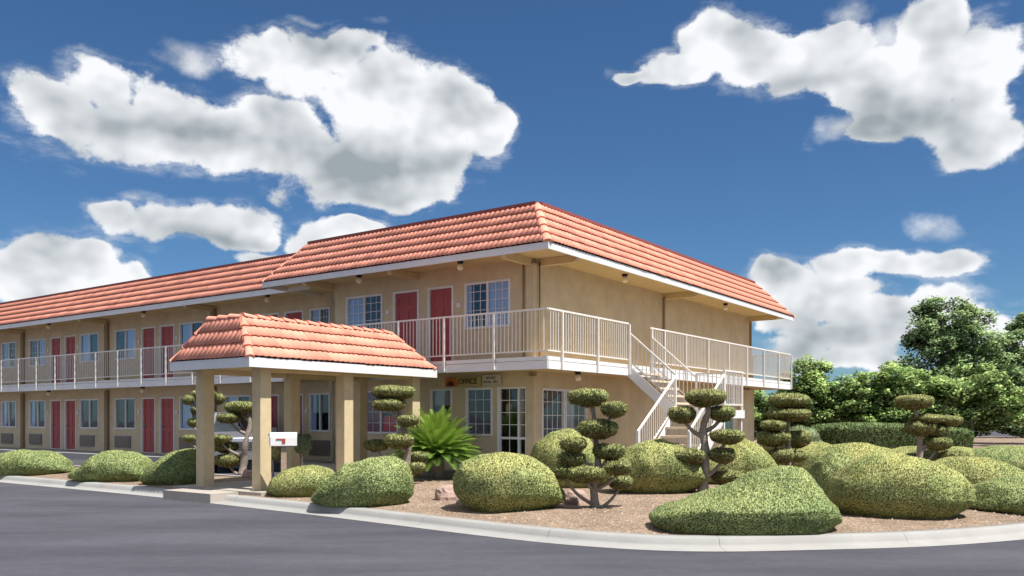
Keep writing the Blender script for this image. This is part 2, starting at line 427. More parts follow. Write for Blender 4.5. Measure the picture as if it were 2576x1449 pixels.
class MB:
    """collects faces of ONE mesh object"""
    def __init__(self, fn=None):
        self.v, self.f, self.fn = [], [], fn

    def add(self, vs, fs):
        k = len(self.v)
        for p in vs:
            self.v.append(tuple(self.fn(*p)) if self.fn else tuple(p))
        for q in fs: self.f.append(tuple(k + i for i in q))

    def box(self, x0, x1, y0, y1, z0, z1):
        vs = [(x, y, z) for z in (z0, z1) for y in (y0, y1) for x in (x0, x1)]
        self.add(vs, [(0, 1, 3, 2), (4, 6, 7, 5), (0, 4, 5, 1), (2, 3, 7, 6), (0, 2, 6, 4), (1, 5, 7, 3)])

    def quad(self, a, b, c, d):
        self.add([a, b, c, d], [(0, 1, 2, 3)])

    def beam(self, a, b, w, h, up=(0, 0, 1)):
        a, b = Vector(a), Vector(b); d = (b - a).normalized(); up = Vector(up)
        s = d.cross(up).normalized() * w / 2; u = s.cross(d).normalized() * h / 2
        vs = [p + i * s + j * u for p in (a, b) for (i, j) in ((-1, -1), (1, -1), (1, 1), (-1, 1))]
        self.add([tuple(q) for q in vs], [(0, 3, 2, 1), (4, 5, 6, 7), (0, 1, 5, 4), (1, 2, 6, 5), (2, 3, 7, 6), (3, 0, 4, 7)])

    def tube(self, pts, rads, n=8, cap=True):
        pts = [Vector(p) for p in pts]
        if isinstance(rads, (int, float)): rads = [rads] * len(pts)
        rings = []
        for i, p in enumerate(pts):
            d = (pts[min(i + 1, len(pts) - 1)] - pts[max(i - 1, 0)]).normalized()
            ref = Vector((0, 1, 0)) if abs(d.y) < 0.9 else Vector((1, 0, 0))
            s = d.cross(ref).normalized(); u = s.cross(d)
            rings.append([tuple(p + (s * math.cos(2 * PI * k / n) + u * math.sin(2 * PI * k / n)) * rads[i]) for k in range(n)])
        vs = [q for r in rings for q in r]; fs = []
        for i in range(len(rings) - 1):
            for k in range(n):
                a, b2 = i * n + k, i * n + (k + 1) % n
                fs.append((a, b2, b2 + n, a + n))
        if cap:
            fs.append(tuple(range(n))[::-1]); fs.append(tuple(range((len(rings) - 1) * n, len(rings) * n)))
        self.add(vs, fs)

    def lathe(self, c, prof, n=16):
        vs, fs = [], []
        for (r, z) in prof:
            for k in range(n):
                a = 2 * PI * k / n
                vs.append((c[0] + r * math.cos(a), c[1] + r * math.sin(a), c[2] + z))
        for i in range(len(prof) - 1):
            for k in range(n):
                a, b2 = i * n + k, i * n + (k + 1) % n
                fs.append((a, b2, b2 + n, a + n))
        self.add(vs, fs)

    def mesh(self, name, mat, smooth=False):
        me = bpy.data.meshes.new(name)
        me.from_pydata(self.v, [], self.f)
        if mat: me.materials.append(mat)
        if smooth:
            me.polygons.foreach_set('use_smooth', [True] * len(me.polygons))
        me.update()
        return me

    def build(self, name, mat, parent=None, smooth=False, loc=None):
        o = bpy.data.objects.new(name, self.mesh(name, mat, smooth))
        if loc is not None: o.location = loc
        return link(o, parent)


def inst(name, me, parent, loc=(0, 0, 0), rot=None, scale=None):
    o = bpy.data.objects.new(name, me)
    o.location = loc
    if rot is not None: o.rotation_euler = rot
    if scale is not None: o.scale = scale
    return link(o, parent)


def tag(o, label, cat, group=None):
    o['label'] = label; o['category'] = cat
    if group: o['group'] = group
    return o


def thing(name, label, cat, loc=(0, 0, 0), rz=0.0, group=None):
    o = bpy.data.objects.new(name, None)
    o.empty_display_size = 0.3
    o.location = loc; o.rotation_euler = (0, 0, rz)
    link(o)
    return tag(o, label, cat, group)


def structure(o):
    o['kind'] = 'structure'; return o


def np_mesh(name, V, Fc, mat, leaf=None, smooth=False, nor=None):
    """V (n,3), Fc list of arrays (m,k) ; leaf (n,2) per-vertex brightness and fleck"""
    me = bpy.data.meshes.new(name)
    if not isinstance(Fc, list): Fc = [Fc]
    Fc = [f for f in Fc if len(f)]
    me.vertices.add(len(V)); me.vertices.foreach_set('co', np.asarray(V, dtype=np.float32).ravel())
    nl = sum(f.size for f in Fc); nf = sum(len(f) for f in Fc)
    me.loops.add(nl); me.polygons.add(nf)
    me.loops.foreach_set('vertex_index', np.concatenate([f.ravel() for f in Fc]).astype(np.int32))
    st, k = [], 0
    for f in Fc:
        st.append(k + np.arange(len(f)) * f.shape[1]); k += f.size
    me.polygons.foreach_set('loop_start', np.concatenate(st).astype(np.int32))
    if smooth: me.polygons.foreach_set('use_smooth', np.ones(nf, dtype=bool))
    me.update(calc_edges=True); me.validate()
    if leaf is not None:
        a = me.color_attributes.new('leaf', 'FLOAT_COLOR', 'POINT')
        c = np.zeros((len(V), 4), dtype=np.float32); c[:, 0] = leaf[:, 0]; c[:, 1] = leaf[:, 1]; c[:, 3] = 1
        a.data.foreach_set('color', c.ravel())
    if nor is not None:     # leaves share the rounded shading of the clump they belong to
        me.polygons.foreach_set('use_smooth', np.ones(len(me.polygons), dtype=bool))
        nn = np.asarray(nor, dtype=np.float32); nn = nn / np.maximum(np.linalg.norm(nn, axis=1), 1e-6)[:, None]
        me.normals_split_custom_set_from_vertices(nn)
    me.materials.append(mat)
    return me


# ------------------------------------------------------------------ ground, street, kerb
def smooth_path(pts, n=8):
    out = []
    P = [Vector(p) for p in pts]
    for i in range(len(P) - 1):
        p0, p1, p2, p3 = P[max(i - 1, 0)], P[i], P[i + 1], P[min(i + 2, len(P) - 1)]
        for k in range(n):
            t = k / n
            out.append(0.5 * ((2 * p1) + (-p0 + p2) * t + (2 * p0 - 5 * p1 + 4 * p2 - p3) * t * t + (-p0 + 3 * p1 - 3 * p2 + p3) * t ** 3))
    out.append(P[-1])
    return out


def build_ground():
    mb = MB(); mb.quad((-600, -300, 0), (600, -300, 0), (600, 900, 0), (-600, 900, 0))
    structure(mb.build('street', ASPHALT))
    # kerb line (outer edge of the gutter), measured
    loc = [(-60, -6.02), (-30, -6.02), (-12, -5.98), (-8.6, -5.96), (-5.9, -5.98), (-4.4, -6.05), (-3.0, -6.15), (-0.5, -6.31), (1.57, -6.5), (3.2, -6.66), (4.5, -6.70),
           (5.6, -6.52), (6.4, -6.12), (7.2, -5.42), (8.5, -4.05), (9.6, -2.2), (10.6, 0.4), (11.2, 3.5), (11.5, 8), (11.6, 20), (11.6, 60)]
    path = smooth_path([wor(x, y) for x, y in loc], 8)
    path = [Vector((p.x, p.y, 0)) for p in path]
    # inward normals
    nrm = []
    for i in range(len(path)):
        d = (path[min(i + 1, len(path) - 1)] - path[max(i - 1, 0)]).normalized()
        nrm.append(Vector((-d.y, d.x, 0)))

    def inloc(p):
        dx, dy = p.x - OX, p.y - OY
        return dx * CC - dy * SS

    def ramp_(p):   # kerb lowered where the walkway meets the street
        x = inloc(p)
        a = min(1, max(0, (x + 5.95) / 0.5)) * min(1, max(0, (-3.35 - x) / 0.5))
        return 1 - 0.0 * a
    prof = [(0.0, 0.004), (0.03, 0.012), (0.27, 0.018), (0.29, 0.05), (0.315, 0.105), (0.35, 0.128), (0.50, 0.132), (0.50, 0.02)]
    vs, fs = [], []
    for p, n in zip(path, nrm):
        for (r, z) in prof: vs.append(tuple(p + n * r + Vector((0, 0, z))))
    k = len(prof)
    # segments of kerb cast in lengths: every length its own piece
    seg_len, seg, acc, last = 2.4, [], 0.0, 0
    kerb = thing('kerb', 'pale concrete kerb and gutter curving round the planted bed beside the street', 'kerb', tuple(path[0]))
    kerb['kind'] = 'structure'
    base = Vector(path[0])
    for i in range(1, len(path)):
        acc += (path[i] - path[i - 1]).length
        if acc >= seg_len or i == len(path) - 1:
            pts = [(path[j], nrm[j]) for j in range(last, i + 1)]
            mb = MB()
            vv = []
            for jj, (p, n) in enumerate(pts):
                q = p - base
                if jj == 0: q = q + (pts[1][0] - p).normalized() * 0.002
                if jj == len(pts) - 1: q = q - (p - pts[-2][0]).normalized() * 0.002
                for (r, z) in prof: vv.append(tuple(q + n * r + Vector((0, 0, z))))
            ff = []
            for a in range(len(pts) - 1):
                for b2 in range(k - 1): ff.append((a * k + b2, a * k + b2 + 1, (a + 1) * k + b2 + 1, (a + 1) * k + b2))
            mb.add(vv, ff)
            o = mb.build('kerb_length', CONC, kerb, smooth=True)
            acc, last = 0.0, i
    # planted bed: sheet from the kerb back towards the building and beyond
    edge = [p + n * 0.49 for p, n in zip(path, nrm)]
    mb = MB(); vs, fs = [], []
    rows = 26
    for p, n in zip(edge, nrm):
        x = inloc(p)
        for r in range(rows):
            pass
    # grid in local coordinates clipped by the kerb line
    ex = [((p.x - OX) * CC - (p.y - OY) * SS, (p.x - OX) * SS + (p.y - OY) * CC) for p in edge]
    bot = [e for e in ex if e[1] < -4.0 or e[0] < 5]
    vs = []; nx = 0
    XS = list(np.linspace(-58, -14, 12)) + list(np.linspace(-13, 11.0, 97))

    def ylow(x):
        best = None
        for (x0, y0), (x1, y1) in zip(ex[:-1], ex[1:]):
            if min(x0, x1) <= x <= max(x0, x1) and abs(x1 - x0) > 1e-6:
                y = y0 + (y1 - y0) * (x - x0) / (x1 - x0)
                if best is None or y < best: best = y
        return best if best is not None else -6
    NY = 60
    for x in XS:
        yl = ylow(x)
        ytop = 60.0
        for j in range(NY):
            t = (j / (NY - 1)) ** 2.2
            y = yl + (ytop - yl) * t
            z = 0.118 + 0.05 * min(1, (y - yl) / 1.5) + 0.035 * mnoise.noise(Vector((x * 0.8, y * 0.8, 0))) * min(1, (y - yl) / 0.6) + 0.012 * mnoise.noise(Vector((x * 4, y * 4, 3))) * min(1, (y - yl) / 0.3)
            if x < -6 and y > -3.0: z = 0.035 if y > -2.6 else z
            vs.append(wor(x, y, z))
    for i in range(len(XS) - 1):
        for j in range(NY - 1):
            a = i * NY + j
            fs.append((a, a + NY, a + NY + 1, a + 1))
    mb.add(vs, fs)
    structure(mb.build('garden_bed', SOIL, smooth=True))
    # parking apron in front of the room wing
    mb = MB(lambda x, y, z: wor(x, y, z)); mb.quad((-58, -2.75, 0.06), (-5.75, -2.75, 0.06), (-5.75, 0.6, 0.06), (-58, 0.6, 0.06))
    structure(mb.build('parking_apron', ASPHALT))
    # edging of the bed against the apron
    mb = MB(lambda x, y, z: wor(x, y, z)); mb.box(-58, -5.75, -2.92, -2.76, 0.0, 0.2)
    structure(mb.build('bed_edging', CONC))
    # walkway of concrete slabs from the kerb through the portico
    wk = thing('walkway', 'concrete walkway running from the kerb under the tiled entrance portico', 'walkway', tuple(wor(-4.35, -6, 0.0)), RZ)
    wk['kind'] = 'structure'
    ys = [0.52, 1.4, 2.6, 3.8, 5.0, 6.0]
    for a, b2 in zip(ys[:-1], ys[1:]):
        for (x0, x1) in ((-1.42, 0.0), (0.012, 1.45)):
            mb = MB(); mb.box(x0, x1, a, b2 - 0.012, 0.05, 0.185 + 0.002 * RNG.random()); mb.build('concrete_slab', WALK, wk)
    mb = MB(); mb.box(-0.74, 0.80, -0.13, 0.50, 0.0, 0.178); mb.build('concrete_slab', WALK, wk)
    # gravel and bark scattered over the bed
    n = 9000
    V = np.zeros((n * 4, 3), dtype=np.float32); cnt = 0
    px = RNG.uniform(-3.0, 10.5, n); py = RNG.uniform(-6.2, 0.5, n)
    for i in range(n):
        x, y = px[i], py[i]
        yl = ylow(x)
        if y < yl + 0.05 or (x < -2.6 and y > -6): continue
        z = 0.118 + 0.05 * min(1, (y - yl) / 1.5) + 0.035 * mnoise.noise(Vector((x * 0.8, y * 0.8, 0))) * min(1, (y - yl) / 0.6) + 0.012 * mnoise.noise(Vector((x * 4, y * 4, 3))) * min(1, (y - yl) / 0.3)
        s = RNG.uniform(0.006, 0.02) if RNG.random() < 0.93 else RNG.uniform(0.02, 0.035)
        c = wor(x, y, z)
        a = RNG.uniform(0, 6.28)
        for q in range(3):
            V[cnt * 4 + q] = (c.x + s * math.cos(a + q * 2.1) * RNG.uniform(.7, 1.3), c.y + s * math.sin(a + q * 2.1) * RNG.uniform(.7, 1.3), c.z - 0.002)
        V[cnt * 4 + 3] = (c.x, c.y, c.z + s * 0.8)
        cnt += 1
    V = V[:cnt * 4]
    b = np.arange(cnt) * 4
    Fc = np.concatenate([np.stack([b, b + 1, b + 3], 1), np.stack([b + 1, b + 2, b + 3], 1), np.stack([b + 2, b, b + 3], 1)])
    o = link(bpy.data.objects.new('gravel', np_mesh('gravel', V, Fc, rough_mat('gravel_stone', (0.36, 0.27, 0.21), 0.9, 0.4, 30))))
    o['kind'] = 'stuff'; tag(o, 'loose brown gravel and bark chips scattered over the planted bed', 'gravel')


build_ground()


# ------------------------------------------------------------------ roof tiles
PITCH = 0.148
TW = PITCH * 2          # one tile = two barrels
BUTT = 0.044


def tile_profile(s):
    """height of the barrel pattern at distance s along the eave"""
    u = (s / PITCH) % 1.0
    if u < 0.30: return 0.006
    a = (u - 0.30) / 0.70
    return 0.006 + 0.019 * math.sin(PI * a) ** 0.8


PS = []
for b_ in range(2):
    PS += [b_ * PITCH + PITCH * u for u in (0.0, 0.28, 0.42, 0.65, 0.88)]
PS.append(TW)


def tile_geom(s0, t0, t1, clampf=None, hide=False):
    vs, fs = [], []
    n = len(PS)
    for (t, lift) in ((t0, BUTT), (t1 + 0.03, 0.004)):
        for s in PS:
            ss = s0 + s
            if clampf: ss = clampf(ss, min(max(t, 0), 99))
            vs.append((ss, t, tile_profile(s) + lift))
    for s in PS:            # thickness of the front edge
        ss = s0 + s
        if clampf: ss = clampf(ss, t0)
        vs.append((ss, t0 + 0.002, tile_profile(s) + BUTT - 0.016))
    for i in range(n - 1):
        fs.append((i, i + 1, n + i + 1, n + i))
        fs.append((i + 1, i, 2 * n + i, 2 * n + i + 1))
    return vs, fs


def tiled_slope(parent, O, A, B, Nn, Lg, S, courses, in0, in1, budget, eye):
    """O eave start, A along the eave, B up the slope, Nn outward; returns nothing. in0/in1 = hip insets at the top"""
    M = Matrix(((A.x, B.x, Nn.x, O.x), (A.y, B.y, Nn.y, O.y), (A.z, B.z, Nn.z, O.z), (0, 0, 0, 1)))
    ch = S / courses

    def clampf(s, t):
        t = min(t, S)
        return min(max(s, in0 * t / S), Lg - in1 * t / S)
    # shared mesh for a whole tile
    v, f = tile_geom(0, 0, ch)
    me = bpy.data.meshes.new('roof_tile'); me.from_pydata(v, [], f); me.materials.append(TILE)
    me.polygons.foreach_set('use_smooth', [True] * len(me.polygons)); me.update()
    cells = []
    ncol = int(math.ceil(Lg / TW))
    for r in range(courses):
        t0, t1 = r * ch, (r + 1) * ch
        lo, hi = in0 * t0 / S, Lg - in1 * t0 / S
        for c in range(ncol):
            s0, s1 = c * TW, (c + 1) * TW
            if s1 <= lo + 0.02 or s0 >= hi - 0.02: continue
            whole = s0 >= in0 * min(t1 + .03, S) / S and s1 <= Lg - in1 * min(t1 + .03, S) / S
            ctr = M @ Vector((s0 + TW / 2, t0, 0))
            cells.append(((ctr - eye).length, r, c, whole))
    cells.sort()
    rest = MB(lambda x, y, z: M @ Vector((x, y, z)))
    for i, (_, r, c, whole) in enumerate(cells):
        s0, t0 = c * TW, r * ch
        if i < budget:
            if whole:
                o = bpy.data.objects.new('roof_tile', me)
                jit = Matrix.Translation((s0, t0, 0.0)) @ Matrix.Rotation(RNG.uniform(-0.008, 0.008), 4, 'Z') @ Matrix.Translation((0, RNG.uniform(-0.006, 0.006), RNG.uniform(0, 0.005)))
                link(o, parent); o.matrix_local = M @ jit
            else:
                v2, f2 = tile_geom(s0, t0, t0 + ch, clampf)
                m2 = bpy.data.meshes.new('roof_tile'); m2.from_pydata(v2, [], f2); m2.materials.append(TILE)
                m2.polygons.foreach_set('use_smooth', [True] * len(m2.polygons)); m2.update()
                o = bpy.data.objects.new('roof_tile', m2); link(o, parent); o.matrix_local = M
        else:
            v2, f2 = tile_geom(s0, t0, t0 + ch, None if whole else clampf)
            rest.add(v2, f2)
    if rest.v:
        o = rest.build('far_roof_tiles', TILE, parent, smooth=True); o['kind'] = 'stuff'
    return min(budget, len(cells))


def cap_tiles(parent, a, b, r=0.10, name='hip_tile', out=None, step=0.33):
    """row of half-round caps from a (low) to b (high)"""
    a, b = Vector(a), Vector(b); L_ = (b - a).length; d = (b - a).normalized()
    n = max(1, int(round(L_ / step))); st = L_ / n
    up = Vector(out) if out is not None else Vector((0, 0, 1))
    s = d.cross(up).normalized(); u = s.cross(d).normalized()
    for i in range(n):
        mb = MB()
        vs, fs = [], []
        for (t, rr, lift) in ((i * st - 0.02, r * 1.12, 0.035), ((i + 1) * st, r * 0.92, 0.008)):
            for k in range(9):
                an = PI * k / 8
                vs.append(tuple(a + d * t + s * math.cos(an) * rr + u * (math.sin(an) * rr * 0.8 + lift - 0.03)))
        for k in range(8): fs.append((k, k + 1, 10 + k, 9 + k))
        fs.append(tuple(range(9)))
        mb.add(vs, fs); mb.build(name, TILE, parent, smooth=False)


# ------------------------------------------------------------------ walls, windows, doors (u along the wall, w outward)
def front(yw): return lambda u, w, z: (u, yw - w, z)
def side(xw): return lambda u, w, z: (xw + w, u, z)


def wall(parent, fn, u0, u1, z0, z1, holes, depth=0.14, mat=None, w=0.0):
    us = sorted({u0, u1, *[h[0] for h in holes], *[h[1] for h in holes]})
    zs = sorted({z0, z1, *[h[2] for h in holes], *[h[3] for h in holes]})
    mb = MB(fn)
    for a, b in zip(us[:-1], us[1:]):
        for c, d in zip(zs[:-1], zs[1:]):
            mu, mz = (a + b) / 2, (c + d) / 2
            if any(h[0] < mu < h[1] and h[2] < mz < h[3] for h in holes): continue
            mb.quad((a, w, c), (b, w, c), (b, w, d), (a, w, d))
            mb.quad((a, w - depth, c), (b, w - depth, c), (b, w - depth, d), (a, w - depth, d))
    for (a, b, c, d) in holes:
        mb.quad((a, w, c), (a, w - depth, c), (a, w - depth, d), (a, w, d))
        mb.quad((b, w, c), (b, w - depth, c), (b, w - depth, d), (b, w, d))
        mb.quad((a, w, c), (b, w, c), (b, w - depth, c), (a, w - depth, c))
        mb.quad((a, w, d), (b, w, d), (b, w - depth, d), (a, w - depth, d))
    for (a, b) in ((u0, u0), (u1, u1)):
        mb.quad((a, w, z0), (a, w - depth, z0), (a, w - depth, z1), (a, w, z1))
    return mb.build('wall', mat or STUCCO, parent)


def curtain(parent, fn, u0, u1, z0, z1, mat=None, w=-0.07, name='curtain'):
    mb = MB(fn); n = max(8, int((u1 - u0) / 0.03)); vs = []
    for i in range(n + 1):
        u = u0 + (u1 - u0) * i / n
        ww = w - 0.015 * math.sin(u * 55) - 0.006 * math.sin(u * 131)
        vs += [(u, ww, z0), (u, ww, z1)]
    mb.add(vs, [(2 * i, 2 * i + 2, 2 * i + 3, 2 * i + 1) for i in range(n)])
    return mb.build(name, mat or CURTAIN, parent, smooth=True)


def window(parent, fn, u0, u1, z0, z1, split=True, cols=3, rows=4, drapes=((0.52, 1.0),), cmat=None, grid=True):
    t = 0.055
    mb = MB(fn)
    mb.box(u0, u0 + t, -0.06, 0.028, z0, z1); mb.box(u1 - t, u1, -0.06, 0.028, z0, z1)
    mb.box(u0 + t, u1 - t, -0.06, 0.026, z1 - t, z1); mb.box(u0 + t, u1 - t, -0.06, 0.034, z0, z0 + t)
    um = (u0 + u1) / 2
    if split: mb.box(um - 0.026, um + 0.026, -0.05, 0.016, z0 + t, z1 - t)
    win = mb.build('window', WHITE, parent)
    spans = [(u0 + t, um - 0.026), (um + 0.026, u1 - t)] if split else [(u0 + t, u1 - t)]
    for (a, b) in spans:
        gm = MB(fn)
        pm = MB(fn); pm.box(a + 0.001, b - 0.001, -0.034, -0.028, z0 + t + 0.001, z1 - t - 0.001); pm.build('pane', GLASS, win)
        if grid:
            for i in range(1, cols):
                u = a + (b - a) * i / cols; gm.box(u - 0.007, u + 0.007, -0.027, -0.015, z0 + t, z1 - t)
            for j in range(1, rows):
                z = z0 + (z1 - z0) * j / rows; gm.box(a, b, -0.0272, -0.0148, z - 0.007, z + 0.007)
            gm.build('muntin_grid', WHITE, win)
    pass
    for (a, b) in drapes:
        curtain(win, fn, u0 + (u1 - u0) * a, u0 + (u1 - u0) * b, z0 + 0.02, z1 - 0.02, cmat)
    return win


def door(parent, fn, u0, u1, z0, z1, knob_left=True, mat=None):
    t = 0.06
    mb = MB(fn)
    a, b = u0 + t + 0.006, u1 - t - 0.006
    z00, z11 = z0 + 0.02, z1 - t - 0.006
    # leaf with six recessed panels
    ws = (b - a); cols = [(a + 0.11, a + ws / 2 - 0.045), (a + ws / 2 + 0.045, b - 0.11)]
    H = z11 - z00
    rws = [(z00 + 0.20, z00 + 0.80), (z00 + 0.92, z00 + 1.52), (z00 + 1.64, z11 - 0.13)]
    holes = [(c0, c1, r0, r1) for (c0, c1) in cols for (r0, r1) in rws]
    us = sorted({a, b, *[h[0] for h in holes], *[h[1] for h in holes]}); zs = sorted({z00, z11, *[h[2] for h in holes], *[h[3] for h in holes]})
    for p, q in zip(us[:-1], us[1:]):
        for r, s in zip(zs[:-1], zs[1:]):
            hol = any(h[0] < (p + q) / 2 < h[1] and h[2] < (r + s) / 2 < h[3] for h in holes)
            w = -0.052 if hol else -0.04
            mb.quad((p, w, r), (q, w, r), (q, w, s), (p, w, s))
    for h in holes:
        mb.quad((h[0], -0.04, h[2]), (h[0], -0.052, h[2]), (h[0], -0.052, h[3]), (h[0], -0.04, h[3]))
        mb.quad((h[1], -0.04, h[2]), (h[1], -0.052, h[2]), (h[1], -0.052, h[3]), (h[1], -0.04, h[3]))
        mb.quad((h[0], -0.04, h[3]), (h[1], -0.04, h[3]), (h[1], -0.052, h[3]), (h[0], -0.052, h[3]))
        mb.quad((h[0], -0.04, h[2]), (h[1], -0.04, h[2]), (h[1], -0.052, h[2]), (h[0], -0.052, h[2]))
    d = mb.build('door', mat or RED, parent)
    fm = MB(fn)
    fm.box(u0, u0 + t, -0.07, 0.024, z0, z1); fm.box(u1 - t, u1, -0.07, 0.024, z0, z1); fm.box(u0 + t, u1 - t, -0.07, 0.022, z1 - t, z1)
    fm.box(u0 + t, u1 - t, -0.07, 0.01, z0, z0 + 0.02)
    fm.build('door_frame', WHITE, d)
    k = MB(fn); kx = a + 0.07 if knob_left else b - 0.07
    k.box(kx - 0.03, kx + 0.03, -0.04, -0.03, z0 + 0.92, z0 + 1.08); k.box(kx - 0.02, kx + 0.02, -0.03, 0.02, z0 + 0.97, z0 + 1.01)
    k.build('door_handle', GREYM, d)
    return d


def room_light(parent, fn, u, z):
    mb = MB(fn); mb.box(u - 0.05, u + 0.05, 0.0, 0.05, z - 0.06, z + 0.06)
    return mb.build('room_number_plate', WHITE, parent)


def ac_unit(parent, fn, u0, u1, z0, z1):
    mb = MB(fn); mb.box(u0, u1, 0.0, 0.05, z0, z1)
    o = mb.build('air_conditioner', GREYM, parent)
    n = 8
    sm = MB(fn)
    for i in range(n):
        z = z0 + 0.05 + (z1 - z0 - 0.1) * i / (n - 1)
        s = MB(fn); s.box(u0 + 0.04, u1 - 0.04, 0.05, 0.075, z - 0.012, z + 0.012); s.build('slat', TRIM, o)
    return o


# ------------------------------------------------------------------ railings
BAL = {}


def baluster_mesh():
    if 'b' not in BAL:
        mb = MB(); mb.box(-0.008, 0.008, -0.008, 0.008, 0, 1); BAL['b'] = mb.mesh('baluster', RAIL)
        mb = MB(); mb.box(-0.024, 0.024, -0.024, 0.024, 0, 1); BAL['p'] = mb.mesh('post', RAIL)
    return BAL


def railing(parent, A, B, posts, post_drop, h_low=0.93, pitch=0.108, rail_w=0.045, name='railing', post_off=(0, 0)):
    """A, B = ends of the top rail (3D, parent's frame). posts = distances in plan along A-B; post_drop = how far posts go below the top rail"""
    A, B = Vector(A), Vector(B)
    bm_ = baluster_mesh()
    mb = MB(); mb.beam(A, B, rail_w, 0.04); d = Vector((0, 0, -h_low)); mb.beam(A + d, B + d, 0.034, 0.03)
    r = mb.build(name, RAIL, parent)
    plan = (B - A).to_2d().length
    rot = math.atan2(B.y - A.y, B.x - A.x)
    for s in posts:
        p = A + (B - A) * (s / plan)
        inst('post', bm_['p'], r, (p.x + post_off[0], p.y + post_off[1], p.z - post_drop - 0.021), (0, 0, rot), (1, 1, post_drop))
    n = int(plan / pitch)
    for i in range(1, n):
        s = plan * i / n
        if any(abs(s - q) < 0.045 for q in posts): continue
        p = A + (B - A) * (s / plan)
        inst('baluster', bm_['b'], r, (p.x, p.y, p.z - h_low + 0.0), (0, 0, rot), (1, 1, h_low - 0.02))
    return r


def deck(parent, x0, x1, y0, y1, holes=None):
    pass


def lamp(label, loc):
    t = thing('soffit_lamp', label, 'lamp', loc, 0, 'globe lamps under the eaves and balcony')
    mb = MB(); mb.lathe((0, 0, 0), [(0.0, 0.0), (0.075, 0.0), (0.08, -0.03), (0.06, -0.07), (0.0, -0.075)], 14); mb.build('lamp_base', BLACKM, t, smooth=True)
    prof = [(0.045, -0.070)] + [(0.085 * math.sin(a), -0.150 + 0.085 * math.cos(a)) for a in np.linspace(0.55, PI, 9)]
    mb = MB(); mb.lathe((0, 0, 0), prof, 16); mb.build('lamp_globe', GLOBE, t, smooth=True)
    return t


# ------------------------------------------------------------------ the office block
Z_F1, Z_F2, Z_E = 0.30, 2.98, 5.36      # floors, underside of the eave board
EYE_L = Vector(((0 - OX) * CC - (0 - OY) * SS, (0 - OX) * SS + (0 - OY) * CC, 1.6))


def eave_board(parent, pts, z0, z1, t=0.04):
    for a, b in zip(pts[:-1], pts[1:]):
        mb = MB(); a, b = Vector(a), Vector(b); d = (b - a).normalized(); n = Vector((d.y, -d.x, 0)) * 0
        mb.beam(Vector((a.x, a.y, (z0 + z1) / 2)), Vector((b.x, b.y, (z0 + z1) / 2)), t, z1 - z0)
        mb.build('fascia', FASCIA, parent)


def soffit_beam(parent, a, b, z, w=0.13, h=0.17):
    """beam from the wall (a) to just inside the eave (b), rounded nose"""
    a, b = Vector((a[0], a[1], z)), Vector((b[0], b[1], z))
    mb = MB(); d = (b - a).normalized(); s = Vector((-d.y, d.x, 0)) * w / 2
    prof = [(0, h / 2), (0, -h / 2)]
    L_ = (b - a).length
    out = [(0, h / 2), (0, -h / 2), (L_ - 0.06, -h / 2), (L_ - 0.02, -h / 4), (L_, h / 6), (L_, h / 2)]
    vs = [tuple(a + d * x + Vector((0, 0, zz)) + s * k) for k in (-1, 1) for (x, zz) in out]
    n = len(out)
    mb.add(vs, [tuple(range(n)), tuple(range(2 * n - 1, n - 1, -1))] + [(i, (i + 1) % n, n + (i + 1) % n, n + i) for i in range(n)])
    o = mb.build('soffit_beam', SOFFIT, parent)
    nose = MB(); c = b + d * 0.002
    nose.add([tuple(c + s * 0.8 + Vector((0, 0, -h / 4))), tuple(c - s * 0.8 + Vector((0, 0, -h / 4))), tuple(c - s * 0.8 + Vector((0, 0, h / 2 - .01))), tuple(c + s * 0.8 + Vector((0, 0, h / 2 - .01)))], [(0, 1, 2, 3)])
    nose.build('beam_end', WHITE, o)
    return o


